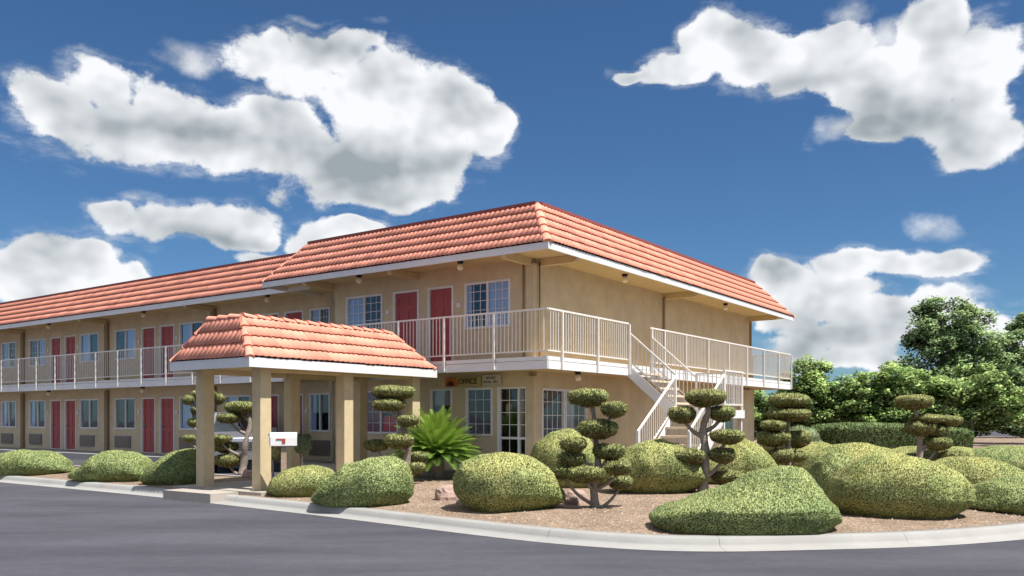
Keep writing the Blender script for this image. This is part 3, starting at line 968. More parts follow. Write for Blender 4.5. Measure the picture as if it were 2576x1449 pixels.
def build_main():
    root = thing('motel_office_block', 'two storey tan stucco motel block with red tiled mansard roof and wrap around balcony', 'building', tuple(wor(0, 0, 0)), RZ)
    XW, YW, XL, YB = -1.2, 1.2, -8.24, 16.0
    # --- walls, upper floor front
    w1, d1, d2, w2 = (-7.64, -6.21), (-5.81, -4.87), (-4.56, -3.68), (-3.31, -1.87)
    zt = 5.04
    up = [(w1[0], w1[1], 3.86, zt), (d1[0], d1[1], Z_F2, zt), (d2[0], d2[1], Z_F2, zt), (w2[0], w2[1], 3.86, zt)]
    f = front(YW)
    wall(root, f, XL, XW, Z_F2, 5.5, up)
    wu = window(root, f, w1[0], w1[1], 3.86, zt, drapes=((0.04, 0.5), ), rows=5)
    window(root, f, w2[0], w2[1], 3.86, zt, drapes=((0.5, 0.97), (0.03, 0.12)), rows=5)
    door(root, f, *d1, Z_F2, zt, True); door(root, f, *d2, Z_F2, zt, True)
    room_light(root, f, -6.0, 4.5); room_light(root, f, -3.50, 4.5)
    # --- lower floor front
    zl = 2.37
    lo = [(-6.95, -5.62, 1.17, zl), (-4.47, -3.72, 1.0, zl), (-3.28, -2.42, 1.15, zl), (-2.27, -1.37, Z_F1, zl)]
    wall(root, f, XL, XW, 0.0, Z_F2 - 0.02, lo)
    window(root, f, *lo[0], cols=2, rows=4, drapes=((0.04, 0.46),), cmat=REDREFLDIM)  # curtain here carries the dim part of a red car reflection as colour
    mb = MB(f); mb.box(-6.24, -5.68, -0.052, -0.040, 1.24, 1.66); mb.build('red_reflection_panel', REDREFL, root)  # bright part of the car reflection, added as a red panel behind the glass
    wn = window(root, f, *lo[1], split=False, grid=False, drapes=())
    mb = MB(f); mb.box(lo[1][0] + 0.05, lo[1][1] - 0.05, -0.11, -0.10, 1.93, zl - 0.05); mb.build('blind', GREYBLIND, wn)
    window(root, f, *lo[2], split=False, cols=3, rows=4, drapes=())
    # glazed office door with sidelight
    a, b, c, d = lo[3]
    mb = MB(f); t = 0.05
    for (u0, u1) in ((a, a + t + 0.03), (b - t, b)): mb.box(u0, u1, -0.06, 0.03, c, d)
    mb.box(a + t + 0.03, b - t, -0.06, 0.028, d - t, d)
    mb.box(a + 0.62, a + 0.67, -0.06, 0.024, c, d - t)
    mb.box(a + 0.08, a + 0.62, -0.055, 0.02, c, c + 0.10); mb.box(a + 0.67, b - t, -0.055, 0.02, c, c + 0.10)
    mb.box(a + 0.08, a + 0.62, -0.055, 0.021, 1.08, 1.14); mb.box(a + 0.67, b - t, -0.055, 0.021, 1.08, 1.14)
    dr = mb.build('glazed_door', WHITE, root)
    for (u0, u1) in ((a + 0.08, a + 0.62), (a + 0.67, b - t)):
        for (z0, z1) in ((c + 0.10, 1.08), (1.14, d - t)):
            pm = MB(f); pm.box(u0 + 0.001, u1 - 0.001, -0.03, -0.024, z0 + 0.001, z1 - 0.001); pm.build('pane', GLASS, dr)
    gm = MB(f); gm.box(a + 0.345, a + 0.36, -0.022, -0.012, c + 0.1, d - t)
    for z in (1.44, 1.74, 2.04): gm.box(a + 0.08, b - t, -0.0222, -0.0118, z - 0.009, z + 0.009)
    gm.build('muntin_grid', WHITE, dr)
    curtain(dr, f, a + 0.66, b - 0.16, 1.1, d - 0.05, rough_mat('salmon_drape', (0.42, 0.22, 0.17), 0.8, 0.1, 4), name='drape')
    # --- side wall
    g = side(XW)
    lo2 = [(1.55, 3.72, 1.0, 2.34), (12.3, 14.3, 1.1, 2.34)]
    wall(root, g, YW, YB, 0.0, Z_F2 - 0.02, lo2)
    window(root, g, 1.55, 2.60, 1.0, 2.34, split=False, cols=4, rows=4, drapes=())
    window(root, g, 2.62, 3.72, 1.0, 2.34, split=False, cols=3, rows=4, drapes=((0.1, 0.55),), cmat=GREYBLIND)
    window(root, g, 12.3, 14.3, 1.1, 2.34, split=True, cols=2, rows=1, drapes=((0.0, 0.98),), cmat=TEALC)
    wall(root, g, YW, YB, Z_F2, 5.5, [])
    wall(root, side(XL + 0.14), YW, YB, 0.0, 5.5, [])
    wall(root, front(YB), XL, XW, 0.0, 5.5, [])
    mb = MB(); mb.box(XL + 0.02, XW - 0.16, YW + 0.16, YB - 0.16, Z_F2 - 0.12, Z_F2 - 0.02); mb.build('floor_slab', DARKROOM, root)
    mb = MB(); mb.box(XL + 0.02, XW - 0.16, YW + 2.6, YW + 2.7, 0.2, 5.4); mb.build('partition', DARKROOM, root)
    # --- corner and party pilasters
    for (x0, x1, y0, y1) in ((XW - 0.20, XW + 0.035, YW - 0.035, YW + 0.12),):
        for (z0, z1) in ((Z_F1 - .1, 2.62), (Z_F2, 5.34)):
            mb = MB(); mb.box(x0, x1, y0, y1, z0, z1); mb.build('pilaster', STUCCO, root)
    for (y0, w) in ((8.33, 0.06), (15.9, 0.10)):
        for (z0, z1) in ((Z_F2, 5.34), ):
            mb = MB(); mb.box(XW - 0.01, XW + 0.06, y0, y0 + w, z0, z1); mb.build('pilaster', TRIM, root)
    mb = MB(); mb.box(XW - 0.02, XW + 0.16, 14.75, 15.98, 0.05, 2.66); mb.build('end_pier', TRIM if False else STUCCO, root)
    # downpipes at the corner
    for (x, y) in ((XW + 0.075, YW + 0.16), (XW - 0.26, YW - 0.05)):
        mb = MB(); mb.tube([(x, y, Z_F2 + 0.02), (x, y, 5.40)], 0.022, 8); mb.build('downpipe', TRIM, root, smooth=True)
    # --- roof
    X0, X1, Y0, Y1 = -9.75, 0.0, 0.0, 17.35
    ze, zr = 5.52, 6.63
    ins, back_in = 0.85, 2.0
    lin = 0.95
    mb = MB()
    e = [(X0, Y0, ze), (X1, Y0, ze), (X1, Y1, ze), (X0, Y1, ze)]
    r = [(X0 + lin, Y0 + ins, zr), (X1 - ins, Y0 + ins, zr), (X1 - ins, Y1 - back_in, zr), (X0 + lin, Y1 - back_in, zr)]
    for i in range(4):
        j = (i + 1) % 4; mb.quad(e[i], e[j], r[j], r[i])
    mb.add(r, [(0, 1, 2, 3)])
    roof = mb.build('roof', TILEDARK, root)
    S1 = math.hypot(ins, zr - ze)
    # front slope
    A = Vector((1, 0, 0)); B = Vector((0, ins, zr - ze)).normalized(); Nn = A.cross(B)
    tiled_slope(roof, Vector((X0, Y0 - 0.03, ze - 0.005)), A, B, Nn, X1 - X0, S1 + 0.03, 5, lin, ins, 150, EYE_L)
    # side slope
    A = Vector((0, 1, 0)); B = Vector((-ins, 0, zr - ze)).normalized(); Nn = A.cross(B)
    tiled_slope(roof, Vector((X1 + 0.03, Y0, ze - 0.005)), A, B, Nn, Y1 - Y0, S1 + 0.03, 5, ins, back_in, 140, EYE_L)
    # left end slope, seen edge on
    A = Vector((0, -1, 0)); B = Vector((lin, 0, zr - ze)).normalized(); Nn = A.cross(B)
    tiled_slope(roof, Vector((X0 - 0.03, Y1, ze - 0.005)), A, B, Nn, Y1 - Y0, math.hypot(lin, zr - ze), 5, back_in, ins, 0, EYE_L)
    cap_tiles(roof, e[1], r[1], 0.10, out=(0.5, -0.5, 1)); cap_tiles(roof, e[2], r[2], 0.09, out=(0.5, 0.5, 1)); cap_tiles(roof, e[0], r[0], 0.09, out=(-0.5, -0.5, 1))
    mb = MB(); mb.beam(Vector(r[0]) + Vector((0, 0, .045)), Vector(r[1]) + Vector((0, 0, .045)), 0.16, 0.07); mb.build('ridge_cap', CAPMETAL, roof)
    mb = MB(); mb.beam(Vector(r[1]) + Vector((0, 0.09, .045)), Vector(r[2]) + Vector((0, 0, .045)), 0.16, 0.07); mb.build('ridge_cap', CAPMETAL, roof)
    eave_board(root, [(X0 - 0.02, Y0 - 0.02, 0), (X1 + 0.0, Y0 - 0.02, 0)], Z_E, ze - 0.005)
    eave_board(root, [(X1 + 0.02, Y0 - 0.04, 0), (X1 + 0.02, Y1 + 0.02, 0)], Z_E, ze - 0.005)
    eave_board(root, [(X0 - 0.04, Y1 - 4, 0), (X0 - 0.04, Y0 - 0.04, 0)], Z_E, ze - 0.005)
    mb = MB(); mb.quad((X0, Y0, Z_E + 0.11), (X1, Y0, Z_E + 0.11), (X1, Y1, Z_E + 0.11), (X0, Y1, Z_E + 0.11)); mb.build('soffit', SOFFIT, root)
    # --- beams
    zb = Z_E + 0.02
    soffit_beam(root, (-4.95, YW), (-4.95, 0.12), zb)
    soffit_beam(root, (XW - 0.1, YW), (XW - 0.1, 0.12), zb)
    soffit_beam(root, (-8.2, YW), (-8.2, 0.12), zb)
    for y in (1.45, 8.5, 15.9): soffit_beam(root, (XW, y), (-0.12, y), zb)
    # --- balcony deck
    DX0, DY1 = -9.4, 17.05
    mb = MB(); mb.box(DX0, -0.02, 0.02, YW - 0.002, 2.74, Z_F2 - 0.01); mb.box(XW + 0.002, -0.02, YW - 0.002, DY1 - 0.02, 2.74, Z_F2 - 0.01)
    mb.box(-7.0, XW + 0.002, YB + 0.002, DY1 - 0.02, 2.74, Z_F2 - 0.01)
    dk = mb.build('balcony_deck', SOFFIT, root)
    # edge boards: lower wide board and thin upper nosing
    for (x0, x1, y0, y1) in ((DX0, 0.0, -0.02, 0.015), (-0.015, 0.02, 0.0, 17.05), (-7.0, 0.0, 17.03, 17.065)):
        b1 = MB(); b1.box(x0, x1, y0, y1, 2.70, 2.885); b1.build('edge_board', FASCIA, dk)
        b2 = MB(); q = 0.012
        b2.box(x0 + (q if x1 - x0 > 1 else 0), x1 - q, y0 + q, y1 - (0 if y1 - y0 < 1 else q), 2.90, Z_F2 + 0.005); b2.build('edge_board', WHITE, dk)
    # --- railings
    ZT = 4.04
    railing(root, (DX0, 0, ZT), (0, 0, ZT), [9.4 + v for v in (-9.35, -8.95, -7.45, -5.95, -4.46, -2.96, -1.46)], 1.30, post_off=(0, -0.048))
    railing(root, (0, 0, ZT), (0, 3.79, ZT), [0.53, 2.15, 3.77], 1.30, post_off=(0.048, 0))
    railing(root, (0, 5.04, ZT), (0, DY1, ZT), [0.02, 0.82, 2.24, 3.88, 5.57, 7.2, 8.9, 10.5, 11.98], 1.30, post_off=(0.048, 0))
    railing(root, (0, DY1, ZT), (-7.0, DY1, ZT), [1.5, 3.0, 4.5, 6.0], 1.30, post_off=(0, 0.048))
    # walkway slab under the balcony
    mb = MB(); mb.box(-9.0, 0.2, 0.1, YW - 0.002, 0.05, Z_F1 - 0.01); mb.build('porch_slab', WALK, root)
    return root


build_main()


def build_wing():
    root = thing('motel_room_wing', 'long two storey tan motel wing with red doors stretching left behind the portico', 'building', tuple(wor(0, 0, 0)), RZ)
    YW, YE = 2.2, 0.9
    XR, XLn = -8.26, -37.0
    f = front(YW)
    up, lo = [], []
    wins, doors, pil = [], [], []
    for k in range(4):
        o = -6.9 * k
        if k == 0:
            wins += [(-14.6, -13.23), (-10.33, -9.40)]; doors += [(-12.70, -11.79), (-11.52, -10.62)]; pil += [-15.22]
        else:
            o = -6.9 * (k - 1)
            wins += [(-21.57 + o, -20.12 + o), (-17.29 + o, -15.86 + o)]; doors += [(-19.72 + o, -18.80 + o), (-18.52 + o, -17.59 + o)]; pil += [-22.1 + o]
    wins = [w for w in wins if w[0] > XLn + .3]; doors = [d for d in doors if d[0] > XLn + .3]; pil = [p for p in pil if p > XLn]
    zt, zl = 5.02, 2.38
    wall(root, f, XLn, XR, Z_F2, 5.5, [(a, b, 3.86, zt) for a, b in wins] + [(a, b, Z_F2, zt) for a, b in doors])
    wall(root, f, XLn, XR, 0.0, Z_F2 - 0.02, [(a, b, 1.18, zl) for a, b in wins] + [(a, b, Z_F1, zl) for a, b in doors])
    wall(root, front(12.0), XLn, XR, 0.0, 5.5, [])
    wall(root, side(XLn + 0.14), YW, 12.0, 0.0, 5.5, [])
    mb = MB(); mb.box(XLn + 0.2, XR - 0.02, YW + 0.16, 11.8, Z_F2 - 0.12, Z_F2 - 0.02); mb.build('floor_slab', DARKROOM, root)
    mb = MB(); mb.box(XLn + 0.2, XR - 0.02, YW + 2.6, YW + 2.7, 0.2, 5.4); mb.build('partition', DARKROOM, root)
    i = 0
    for a, b in wins:
        dr = ((0.05, 0.5),) if i % 2 else ((0.5, 0.95),)
        window(root, f, a, b, 3.86, zt, drapes=dr, rows=4, grid=(i % 3 == 1))
        lw = [((0.05, 0.5),), ((0.0, 0.22), (0.8, 1.0)), ()][i % 3]
        window(root, f, a, b, 1.18, zl, drapes=lw, grid=False)
        ac_unit(root, f, a + 0.02, a + 1.10 if b - a > 1.2 else b, 0.46, 0.92)
        i += 1
    for j, (a, b) in enumerate(doors):
        door(root, f, a, b, Z_F2, zt, True); door(root, f, a, b, Z_F1, zl, True)
        if j % 2 == 0:
            room_light(root, f, a - 0.16, 4.5); room_light(root, f, a - 0.16, 1.82)
        else:
            room_light(root, f, b + 0.16, 4.5); room_light(root, f, b + 0.16, 1.82)
    for p in pil:
        for (z0, z1) in ((Z_F1 - .02, 2.68), (Z_F2, 5.34)):
            mb = MB(); mb.box(p - 0.11, p + 0.11, YW - 0.10, YW + 0.02, z0, z1); mb.build('pilaster', TRIM, root)
        soffit_beam(root, (p, YW - 0.1), (p, YE + 0.12), Z_E + 0.02)
    # roof
    ze, zr, ins = 5.52, 6.63, 0.85
    X1 = -8.9
    mb = MB(); mb.quad((XLn - 1, YE, ze), (X1, YE, ze), (X1, YE + ins, zr), (XLn - 1, YE + ins, zr)); mb.quad((XLn - 1, YE + ins, zr), (X1, YE + ins, zr), (X1, 12.5, zr), (XLn - 1, 12.5, zr))
    mb.quad((XLn - 1, 12.5, zr), (X1, 12.5, zr), (X1, 13.2, ze), (XLn - 1, 13.2, ze))
    mb.add([(XLn - 1, YE, ze), (XLn - 1, YE + ins, zr), (XLn - 1, 12.5, zr), (XLn - 1, 13.2, ze)], [(0, 1, 2, 3)])
    roof = mb.build('roof', TILEDARK, root)
    A = Vector((1, 0, 0)); B = Vector((0, ins, zr - ze)).normalized(); Nn = A.cross(B)
    tiled_slope(roof, Vector((XLn - 1, YE - 0.03, ze - 0.005)), A, B, Nn, X1 - XLn + 1, math.hypot(ins, zr - ze) + 0.03, 5, 0, 0, 290, EYE_L)
    mb = MB(); mb.beam((XLn - 1, YE + ins, zr + .045), (X1, YE + ins, zr + .045), 0.16, 0.07); mb.build('ridge_cap', CAPMETAL, roof)
    eave_board(root, [(XLn - 1, YE - 0.02, 0), (X1 + 0.1, YE - 0.02, 0)], Z_E - 0.01, ze - 0.005)
    mb = MB(); mb.quad((XLn - 1, YE, Z_E + 0.12), (X1, YE, Z_E + 0.12), (X1, 12.0, Z_E + 0.12), (XLn - 1, 12.0, Z_E + 0.12)); mb.build('soffit', SOFFIT, root)
    # deck and railing
    mb = MB(); mb.box(XLn - 0.8, -9.42, YE + 0.02, YW - 0.002, 2.74, Z_F2 - 0.01); dk = mb.build('balcony_deck', SOFFIT, root)
    b1 = MB(); b1.box(XLn - 0.8, -9.42, YE - 0.02, YE + 0.015, 2.70, 2.90); b1.build('edge_board', FASCIA, dk)
    b1 = MB(); b1.box(XLn - 0.8, -9.42, YE - 0.005, YE + 0.015, 2.915, Z_F2 + 0.005); b1.build('edge_board', FASCIA, dk)
    Lr = -9.42 - (XLn - 0.8)
    railing(root, (-9.42, YE, 4.04), (XLn - 0.8, YE, 4.04), [v for v in np.arange(0.6, Lr, 1.5)], 1.30, pitch=0.125, post_off=(0, -0.048))
    mb = MB(); mb.box(XLn, -9.02, YE - 0.3, YW - 0.002, 0.02, Z_F1 - 0.01); mb.build('porch_slab', CONC, root)
    return root


build_wing()

# ------------------------------------------------------------------ lamps
def lampl(x, y, z, label):
    p = wor(x, y, z); lamp(label, tuple(p))


lampl(-6.42, 0.5, 5.47, 'cream globe lamp under the front eave above the left window of the upper floor')
lampl(-2.90, 0.5, 5.47, 'cream globe lamp under the front eave between the second red door and corner window')
lampl(-0.5, 4.55, 5.47, 'cream globe lamp under the side eave nearest the roof corner')
lampl(-0.5, 11.71, 5.47, 'cream globe lamp under the side eave near the far end above the stairs')
lampl(-0.5, 2.12, 2.74, 'cream globe lamp under the balcony beside the side office window')
lampl(-11.52, 1.5, 5.48, 'cream globe lamp under the wing eave just above the portico roof')
lampl(-18.45, 1.5, 5.48, 'cream globe lamp under the wing eave above a pair of upper red doors')
lampl(-18.5, 1.5, 2.74, 'cream globe lamp under the wing balcony above the lower pair of red doors')
lampl(-25.35, 1.5, 5.48, 'cream globe lamp under the wing eave at the far left')
lampl(-25.35, 1.5, 2.74, 'cream globe lamp under the wing balcony at the far left')


# ------------------------------------------------------------------ portico
def build_portico():
    root = thing('entrance_portico', 'small hipped entrance portico with red barrel tiles on square tan columns', 'portico', tuple(wor(-4.3, -3.0, 0.15)), RZ)
    off = Vector((4.3, 3.0, -0.15))       # local building coords -> portico coords
    X0, X1, Y0, Y1 = -5.52, -3.04, -5.63, -0.32
    zb, ze, zr = 2.57, 2.76, 3.60

    def T(p): return tuple(Vector(p) + off)
    fn = lambda x, y, z: T((x, y, z))
    xs, a, b, z = None, 0, 0, 0
    e = [T(p) for p in ((X0, Y0, ze), (X1, Y0, ze), (X1, Y1, ze), (X0, Y1, ze))]
    rx0, rx1, ry0, ry1 = X0 + 0.62, X1 - 0.80, Y0 + 0.445, Y1 - 0.62
    r = [T(p) for p in ((rx0, ry0, zr), (rx1, ry0, zr), (rx1, ry1, zr), (rx0, ry1, zr))]
    mb = MB()
    for i in range(4):
        j = (i + 1) % 4; mb.quad(e[i], e[j], r[j], r[i])
    mb.add(r, [(0, 1, 2, 3)])
    roof = mb.build('roof', TILEDARK, root)
    eye = EYE_L + off
    dz = zr - ze
    A = Vector((1, 0, 0)); B = Vector((0, 0.445, dz)).normalized()
    tiled_slope(roof, Vector(T((X0, Y0 - 0.03, ze - 0.005))), A, B, A.cross(B), X1 - X0, math.hypot(0.445, dz) + .03, 3, 0.62, 0.80, 100, eye)
    A = Vector((0, 1, 0)); B = Vector((-0.80, 0, dz)).normalized()
    tiled_slope(roof, Vector(T((X1 + 0.03, Y0, ze - 0.005))), A, B, A.cross(B), Y1 - Y0, math.hypot(0.8, dz) + .03, 4, 0.445, 0.62, 150, eye)
    A = Vector((0, -1, 0)); B = Vector((0.62, 0, dz)).normalized()
    tiled_slope(roof, Vector(T((X0 - 0.03, Y1, ze - 0.005))), A, B, A.cross(B), Y1 - Y0, math.hypot(0.62, dz) + .03, 4, 0.62, 0.445, 0, eye)
    A = Vector((-1, 0, 0)); B = Vector((0, -0.62, dz)).normalized()
    tiled_slope(roof, Vector(T((X1, Y1 + 0.03, ze - 0.005))), A, B, A.cross(B), X1 - X0, math.hypot(0.62, dz) + .03, 4, 0.8, 0.62, 0, eye)
    for i, o in ((0, (-0.5, -0.5, 1)), (1, (0.5, -0.5, 1)), (2, (0.5, 0.5, 1)), (3, (-0.5, 0.5, 1))): cap_tiles(roof, e[i], r[i], 0.085, out=o, step=0.34)
    cap_tiles(roof, Vector(r[1]) + Vector((0, 0, .02)), Vector(r[2]) + Vector((0, 0, .02)), 0.085, name='ridge_tile')
    cap_tiles(roof, Vector(r[0]) + Vector((0, 0, .02)), Vector(r[3]) + Vector((0, 0, .02)), 0.085, name='ridge_tile')
    cap_tiles(roof, Vector(r[0]) + Vector((0, 0, .02)), Vector(r[1]) + Vector((0, 0, .02)), 0.085, name='ridge_tile')
    t = 0.05
    for (x0, x1, y0, y1) in ((X0 - t, X1 + t, Y0 - t, Y0), (X1, X1 + t, Y0, Y1), (X0 - t, X0, Y0, Y1), (X0 - t, X1 + t, Y1, Y1 + t)):
        mb = MB(fn); mb.box(x0, x1, y0, y1, zb, ze - 0.006); mb.build('fascia', FASCIA, root)
    mb = MB(fn); mb.quad((X0, Y0, zb + 0.05), (X1, Y0, zb + 0.05), (X1, Y1, zb + 0.05), (X0, Y1, zb + 0.05)); mb.build('ceiling', SOFFIT, root)
    for (x, y) in ((-5.27, -5.05), (-3.43, -5.05), (-5.27, -2.75), (-3.43, -2.84), (-5.27, -0.58), (-3.43, -0.66)):
        mb = MB(fn); s = 0.132
        mb.box(x - s, x + s, y - s, y + s, 0.10, zb + 0.048)
        o = mb.build('column', COLUMN, root)
        bv = o.modifiers.new('bevel', 'BEVEL'); bv.width = 0.012; bv.segments = 2
    # beams along the column heads
    for x in (-5.27, -3.43):
        for (y0, y1) in ((-4.915, -2.975), (-2.705, -0.795)):
            mb = MB(fn); mb.box(x - 0.07, x + 0.07, y0, y1, zb - 0.05, zb + 0.047); mb.build('beam', SOFFIT, root)
    return root


build_portico()


# ------------------------------------------------------------------ outdoor staircase
def build_stairs():
    root = thing('outdoor_staircase', 'white metal staircase with a landing climbing to the side balcony', 'staircase', tuple(wor(0, 0, 0.1)), RZ)
    z0 = -0.1
    yA, yB = 3.80, 5.03
    zl = 1.80
    xL0, xL1 = 1.32, 2.58
    # upper flight
    n = 6
    for i in range(1, n):
        z = 2.97 - i * (2.97 - zl) / n; x = 0.04 + (i - 0.5) * (xL0 - 0.04) / (n - 0.5)
        mb = MB(); mb.box(x - 0.02, x + 0.25, yA + 0.03, yB - 0.03, z - 0.05 + z0, z + z0); mb.build('tread', TREADM, root)
    for y in (yA, yB):
        mb = MB(); mb.beam((0.03, y, 2.80 + z0), (xL0, y, zl - 0.10 + z0), 0.05, 0.24); mb.build('stringer', WHITE, root)
    mb = MB(); mb.box(xL0, xL1, yA, yB, zl - 0.06 + z0, zl + z0); mb.build('landing', TREADM, root)
    mb = MB()
    mb.box(xL0, xL1, yA - 0.04, yA, zl - 0.2 + z0, zl + 0.0 + z0); mb.box(xL1, xL1 + 0.04, yA - 0.04, yB + 0.04, zl - 0.2 + z0, zl + z0); mb.box(xL0, xL1, yB, yB + 0.04, zl - 0.2 + z0, zl + z0)
    mb.build('landing_frame', WHITE, root)
    for (x, y) in ((xL0 + 0.04, yA + 0.04), (xL1 - 0.04, yA + 0.04), (xL0 + 0.04, yB - 0.04), (xL1 - 0.04, yB - 0.04)):
        mb = MB(); mb.box(x - 0.035, x + 0.035, y - 0.035, y + 0.035, 0.0, zl - 0.06 + z0); mb.build('support_post', WHITE, root)
    # lower flight, towards the street
    yE = 1.76; n = 8
    for i in range(1, n):
        z = zl - i * (zl - 0.15) / n; y = yA - (i - 0.5) * (yA - yE) / (n - 0.5)
        mb = MB(); mb.box(xL0 + 0.03, xL1 - 0.03, y - 0.25, y + 0.02, z - 0.05 + z0, z + z0); mb.build('tread', TREADM, root)
    for x in (xL0, xL1):
        mb = MB(); mb.beam((x, yA, zl - 0.10 + z0), (x, yE - 0.02, 0.12 + z0), 0.05, 0.22); mb.build('stringer', WHITE, root)
    # handrails
    H = 0.85
    railing(root, (0.05, yA, 3.78 + z0), (xL0, yA, zl + H + 0.03 + z0), [0.02], 0.9, h_low=0.72, name='handrail')
    railing(root, (0.05, yB, 3.78 + z0), (xL0, yB, zl + H + 0.03 + z0), [0.02], 0.9, h_low=0.72, name='handrail')
    railing(root, (xL0, yB, zl + H + 0.1 + z0), (xL1, yB, zl + H + 0.1 + z0), [0.02, 1.24], 1.05, h_low=0.82, name='handrail')
    railing(root, (xL1, yB, zl + H + 0.1 + z0), (xL1, yA, zl + H + 0.1 + z0), [1.21], 1.05, h_low=0.82, name='handrail')
    zE = 0.45
    railing(root, (xL0, yA, zl + H + z0), (xL0, yE, zE + H + z0), [0.02, yA - yE - 0.02], 0.80, h_low=0.74, name='handrail', pitch=0.11)
    railing(root, (xL1, yA, zl + H + z0), (xL1, yE, zE + H + z0), [0.02, yA - yE - 0.02], 0.80, h_low=0.74, name='handrail', pitch=0.11)
    for x in (xL0, xL1):
        mb = MB(); mb.box(x - 0.03, x + 0.03, yE - 0.03, yE + 0.03, 0, zE + H + z0); mb.build('newel_post', WHITE, root)


build_stairs()


# ------------------------------------------------------------------ office sign
def text_mesh(s, size, depth=0.004):
    cu = bpy.data.curves.new('lettering', 'FONT'); cu.body = s; cu.size = size; cu.extrude = depth; cu.align_x = 'CENTER'; cu.align_y = 'CENTER'
    cu.offset = size * 0.02
    ob = bpy.data.objects.new('tmp', cu); COL.objects.link(ob)
    dg = bpy.context.evaluated_depsgraph_get(); me = bpy.data.meshes.new_from_object(ob.evaluated_get(dg))
    bpy.data.objects.remove(ob)
    return me


def build_sign():
    t = thing('office_sign', 'tan office sign with dark lettering and orange sunburst above the office window', 'sign', tuple(wor(-3.33, 1.16, 2.53)), RZ)
    mb = MB(); mb.box(-0.58, 0.58, -0.03, 0.0, -0.115, 0.115); bd = mb.build('board', SIGNB, t)
    mb = MB(); mb.add([(x, -0.033, z) for x, z in ((-0.58, -0.115), (-0.14, -0.115), (-0.22, 0.115), (-0.58, 0.115))], [(0, 1, 2, 3)]); mb.build('orange_field', SIGNO, bd)
    mb = MB(); cx, cz = -0.40, -0.10
    pts = []
    for k in range(17):
        a = PI * k / 16; rr = 0.17 if k % 2 == 0 else 0.095
        pts.append((cx + rr * math.cos(a), -0.037, cz + rr * math.sin(a)))
    mb.add(pts, [tuple(range(len(pts)))]); mb.build('sunburst', SIGNR, bd)
    me = text_mesh('OFFICE', 0.19); me.materials.clear(); me.materials.append(SIGNT)
    o = inst('lettering', me, t, (0.16, -0.036, 0.0), (PI / 2, 0, 0), (1.0, 1.0, 1))
    t = thing('notice_board', 'small pale notice board with two dark lines to the right of the office sign', 'sign', tuple(wor(-2.42, 1.16, 2.56)), RZ)
    mb = MB(); mb.box(-0.29, 0.29, -0.025, 0.0, -0.125, 0.125); mb.build('board', SIGNG, t)
    for (zc, x0, x1, wds) in ((0.05, -0.15, 0.14, 6), (-0.055, -0.24, 0.22, 9)):
        mb = MB(); st = (x1 - x0) / wds
        for i in range(wds):
            if wds == 9 and i == 5: continue
            a = x0 + i * st
            mb.box(a, a + st * 0.2, -0.032, -0.026, zc - 0.028, zc + 0.028)
            mb.box(a + st * 0.2, a + st * 0.75, -0.032, -0.026, zc + (0.012 if i % 2 else -0.028), zc + (0.028 if i % 2 else -0.012))
            if i % 3 == 0: mb.box(a + st * 0.6, a + st * 0.78, -0.0325, -0.0262, zc - 0.028, zc + 0.028)
        mb.build('lettering', SIGNT, t)


build_sign()


# ------------------------------------------------------------------ mailbox
def build_mailbox():
    p = gpt(714, 1245, 0.13); Y = p.y
    t = thing('mailbox', 'white arched mailbox on a square wooden post beside the portico column', 'mailbox', (p.x, p.y, 0.12), math.radians(14))
    mb = MB(); mb.box(-0.052, 0.052, -0.052, 0.052, -0.05, 0.95); o = mb.build('post', WOODPOST, t)
    mb = MB(); mb.box(-0.20, 0.20, -0.075, 0.075, 0.93, 0.953); mb.build('bracket', WOODPOST, t)
    L_, R, hb = 0.49, 0.105, 0.15
    prof = [(-R, 0), (-R, hb)] + [(-R * math.cos(a), hb + R * math.sin(a)) for a in np.linspace(0.2, PI - 0.2, 9)] + [(R, hb), (R, 0)]
    z0 = 0.955; n = len(prof)
    mb = MB(); vs = [(x, y, z0 + z) for x in (-L_ / 2, L_ / 2) for (y, z) in prof]
    mb.add(vs, [(i, (i + 1) % n, n + (i + 1) % n, n + i) for i in range(n)] + [tuple(range(n, 2 * n))]); mb.build('box', WHITE, t)
    mb = MB(); vs = [(-L_ / 2 - dx, y * 1.04, z0 + z * 1.02 - 0.002) for dx in (0.0, 0.02) for (y, z) in prof]
    mb.add(vs, [(i, (i + 1) % n, n + (i + 1) % n, n + i) for i in range(n)] + [tuple(range(n))[::-1], tuple(range(n, 2 * n))]); dr = mb.build('front_door', GREYM, t)
    mb = MB(); mb.box(-L_ / 2 - 0.045, -L_ / 2 - 0.02, -0.012, 0.012, z0 + 0.19, z0 + 0.23); mb.build('latch', GREYM, dr)
    mb = MB(); mb.box(-0.14, 0.03, -R - 0.012, -R - 0.003, z0 + 0.115, z0 + 0.135); mb.box(-0.03, 0.03, -R - 0.0125, -R - 0.0035, z0 + 0.05, z0 + 0.117); mb.build('flag', YELLOWTAG, t)


build_mailbox()


# ------------------------------------------------------------------ foliage
def surf_points(V, Fq, n, rng):
    """random points on quads/tris; returns points, normals"""
    tri = []
    if Fq.shape[1] == 4:
        tri = np.concatenate([Fq[:, [0, 1, 2]], Fq[:, [0, 2, 3]]])
    else: tri = Fq
    a, b, c = V[tri[:, 0]], V[tri[:, 1]], V[tri[:, 2]]
    cr = np.cross(b - a, c - a); ar = np.linalg.norm(cr, axis=1) / 2
    idx = rng.choice(len(tri), n, p=ar / ar.sum())
    u, v = rng.random(n), rng.random(n); sw = u + v > 1; u[sw] = 1 - u[sw]; v[sw] = 1 - v[sw]
    P = a[idx] + (b - a)[idx] * u[:, None] + (c - a)[idx] * v[:, None]
    N_ = cr[idx] / np.maximum(np.linalg.norm(cr[idx], axis=1), 1e-9)[:, None]
    return P, N_


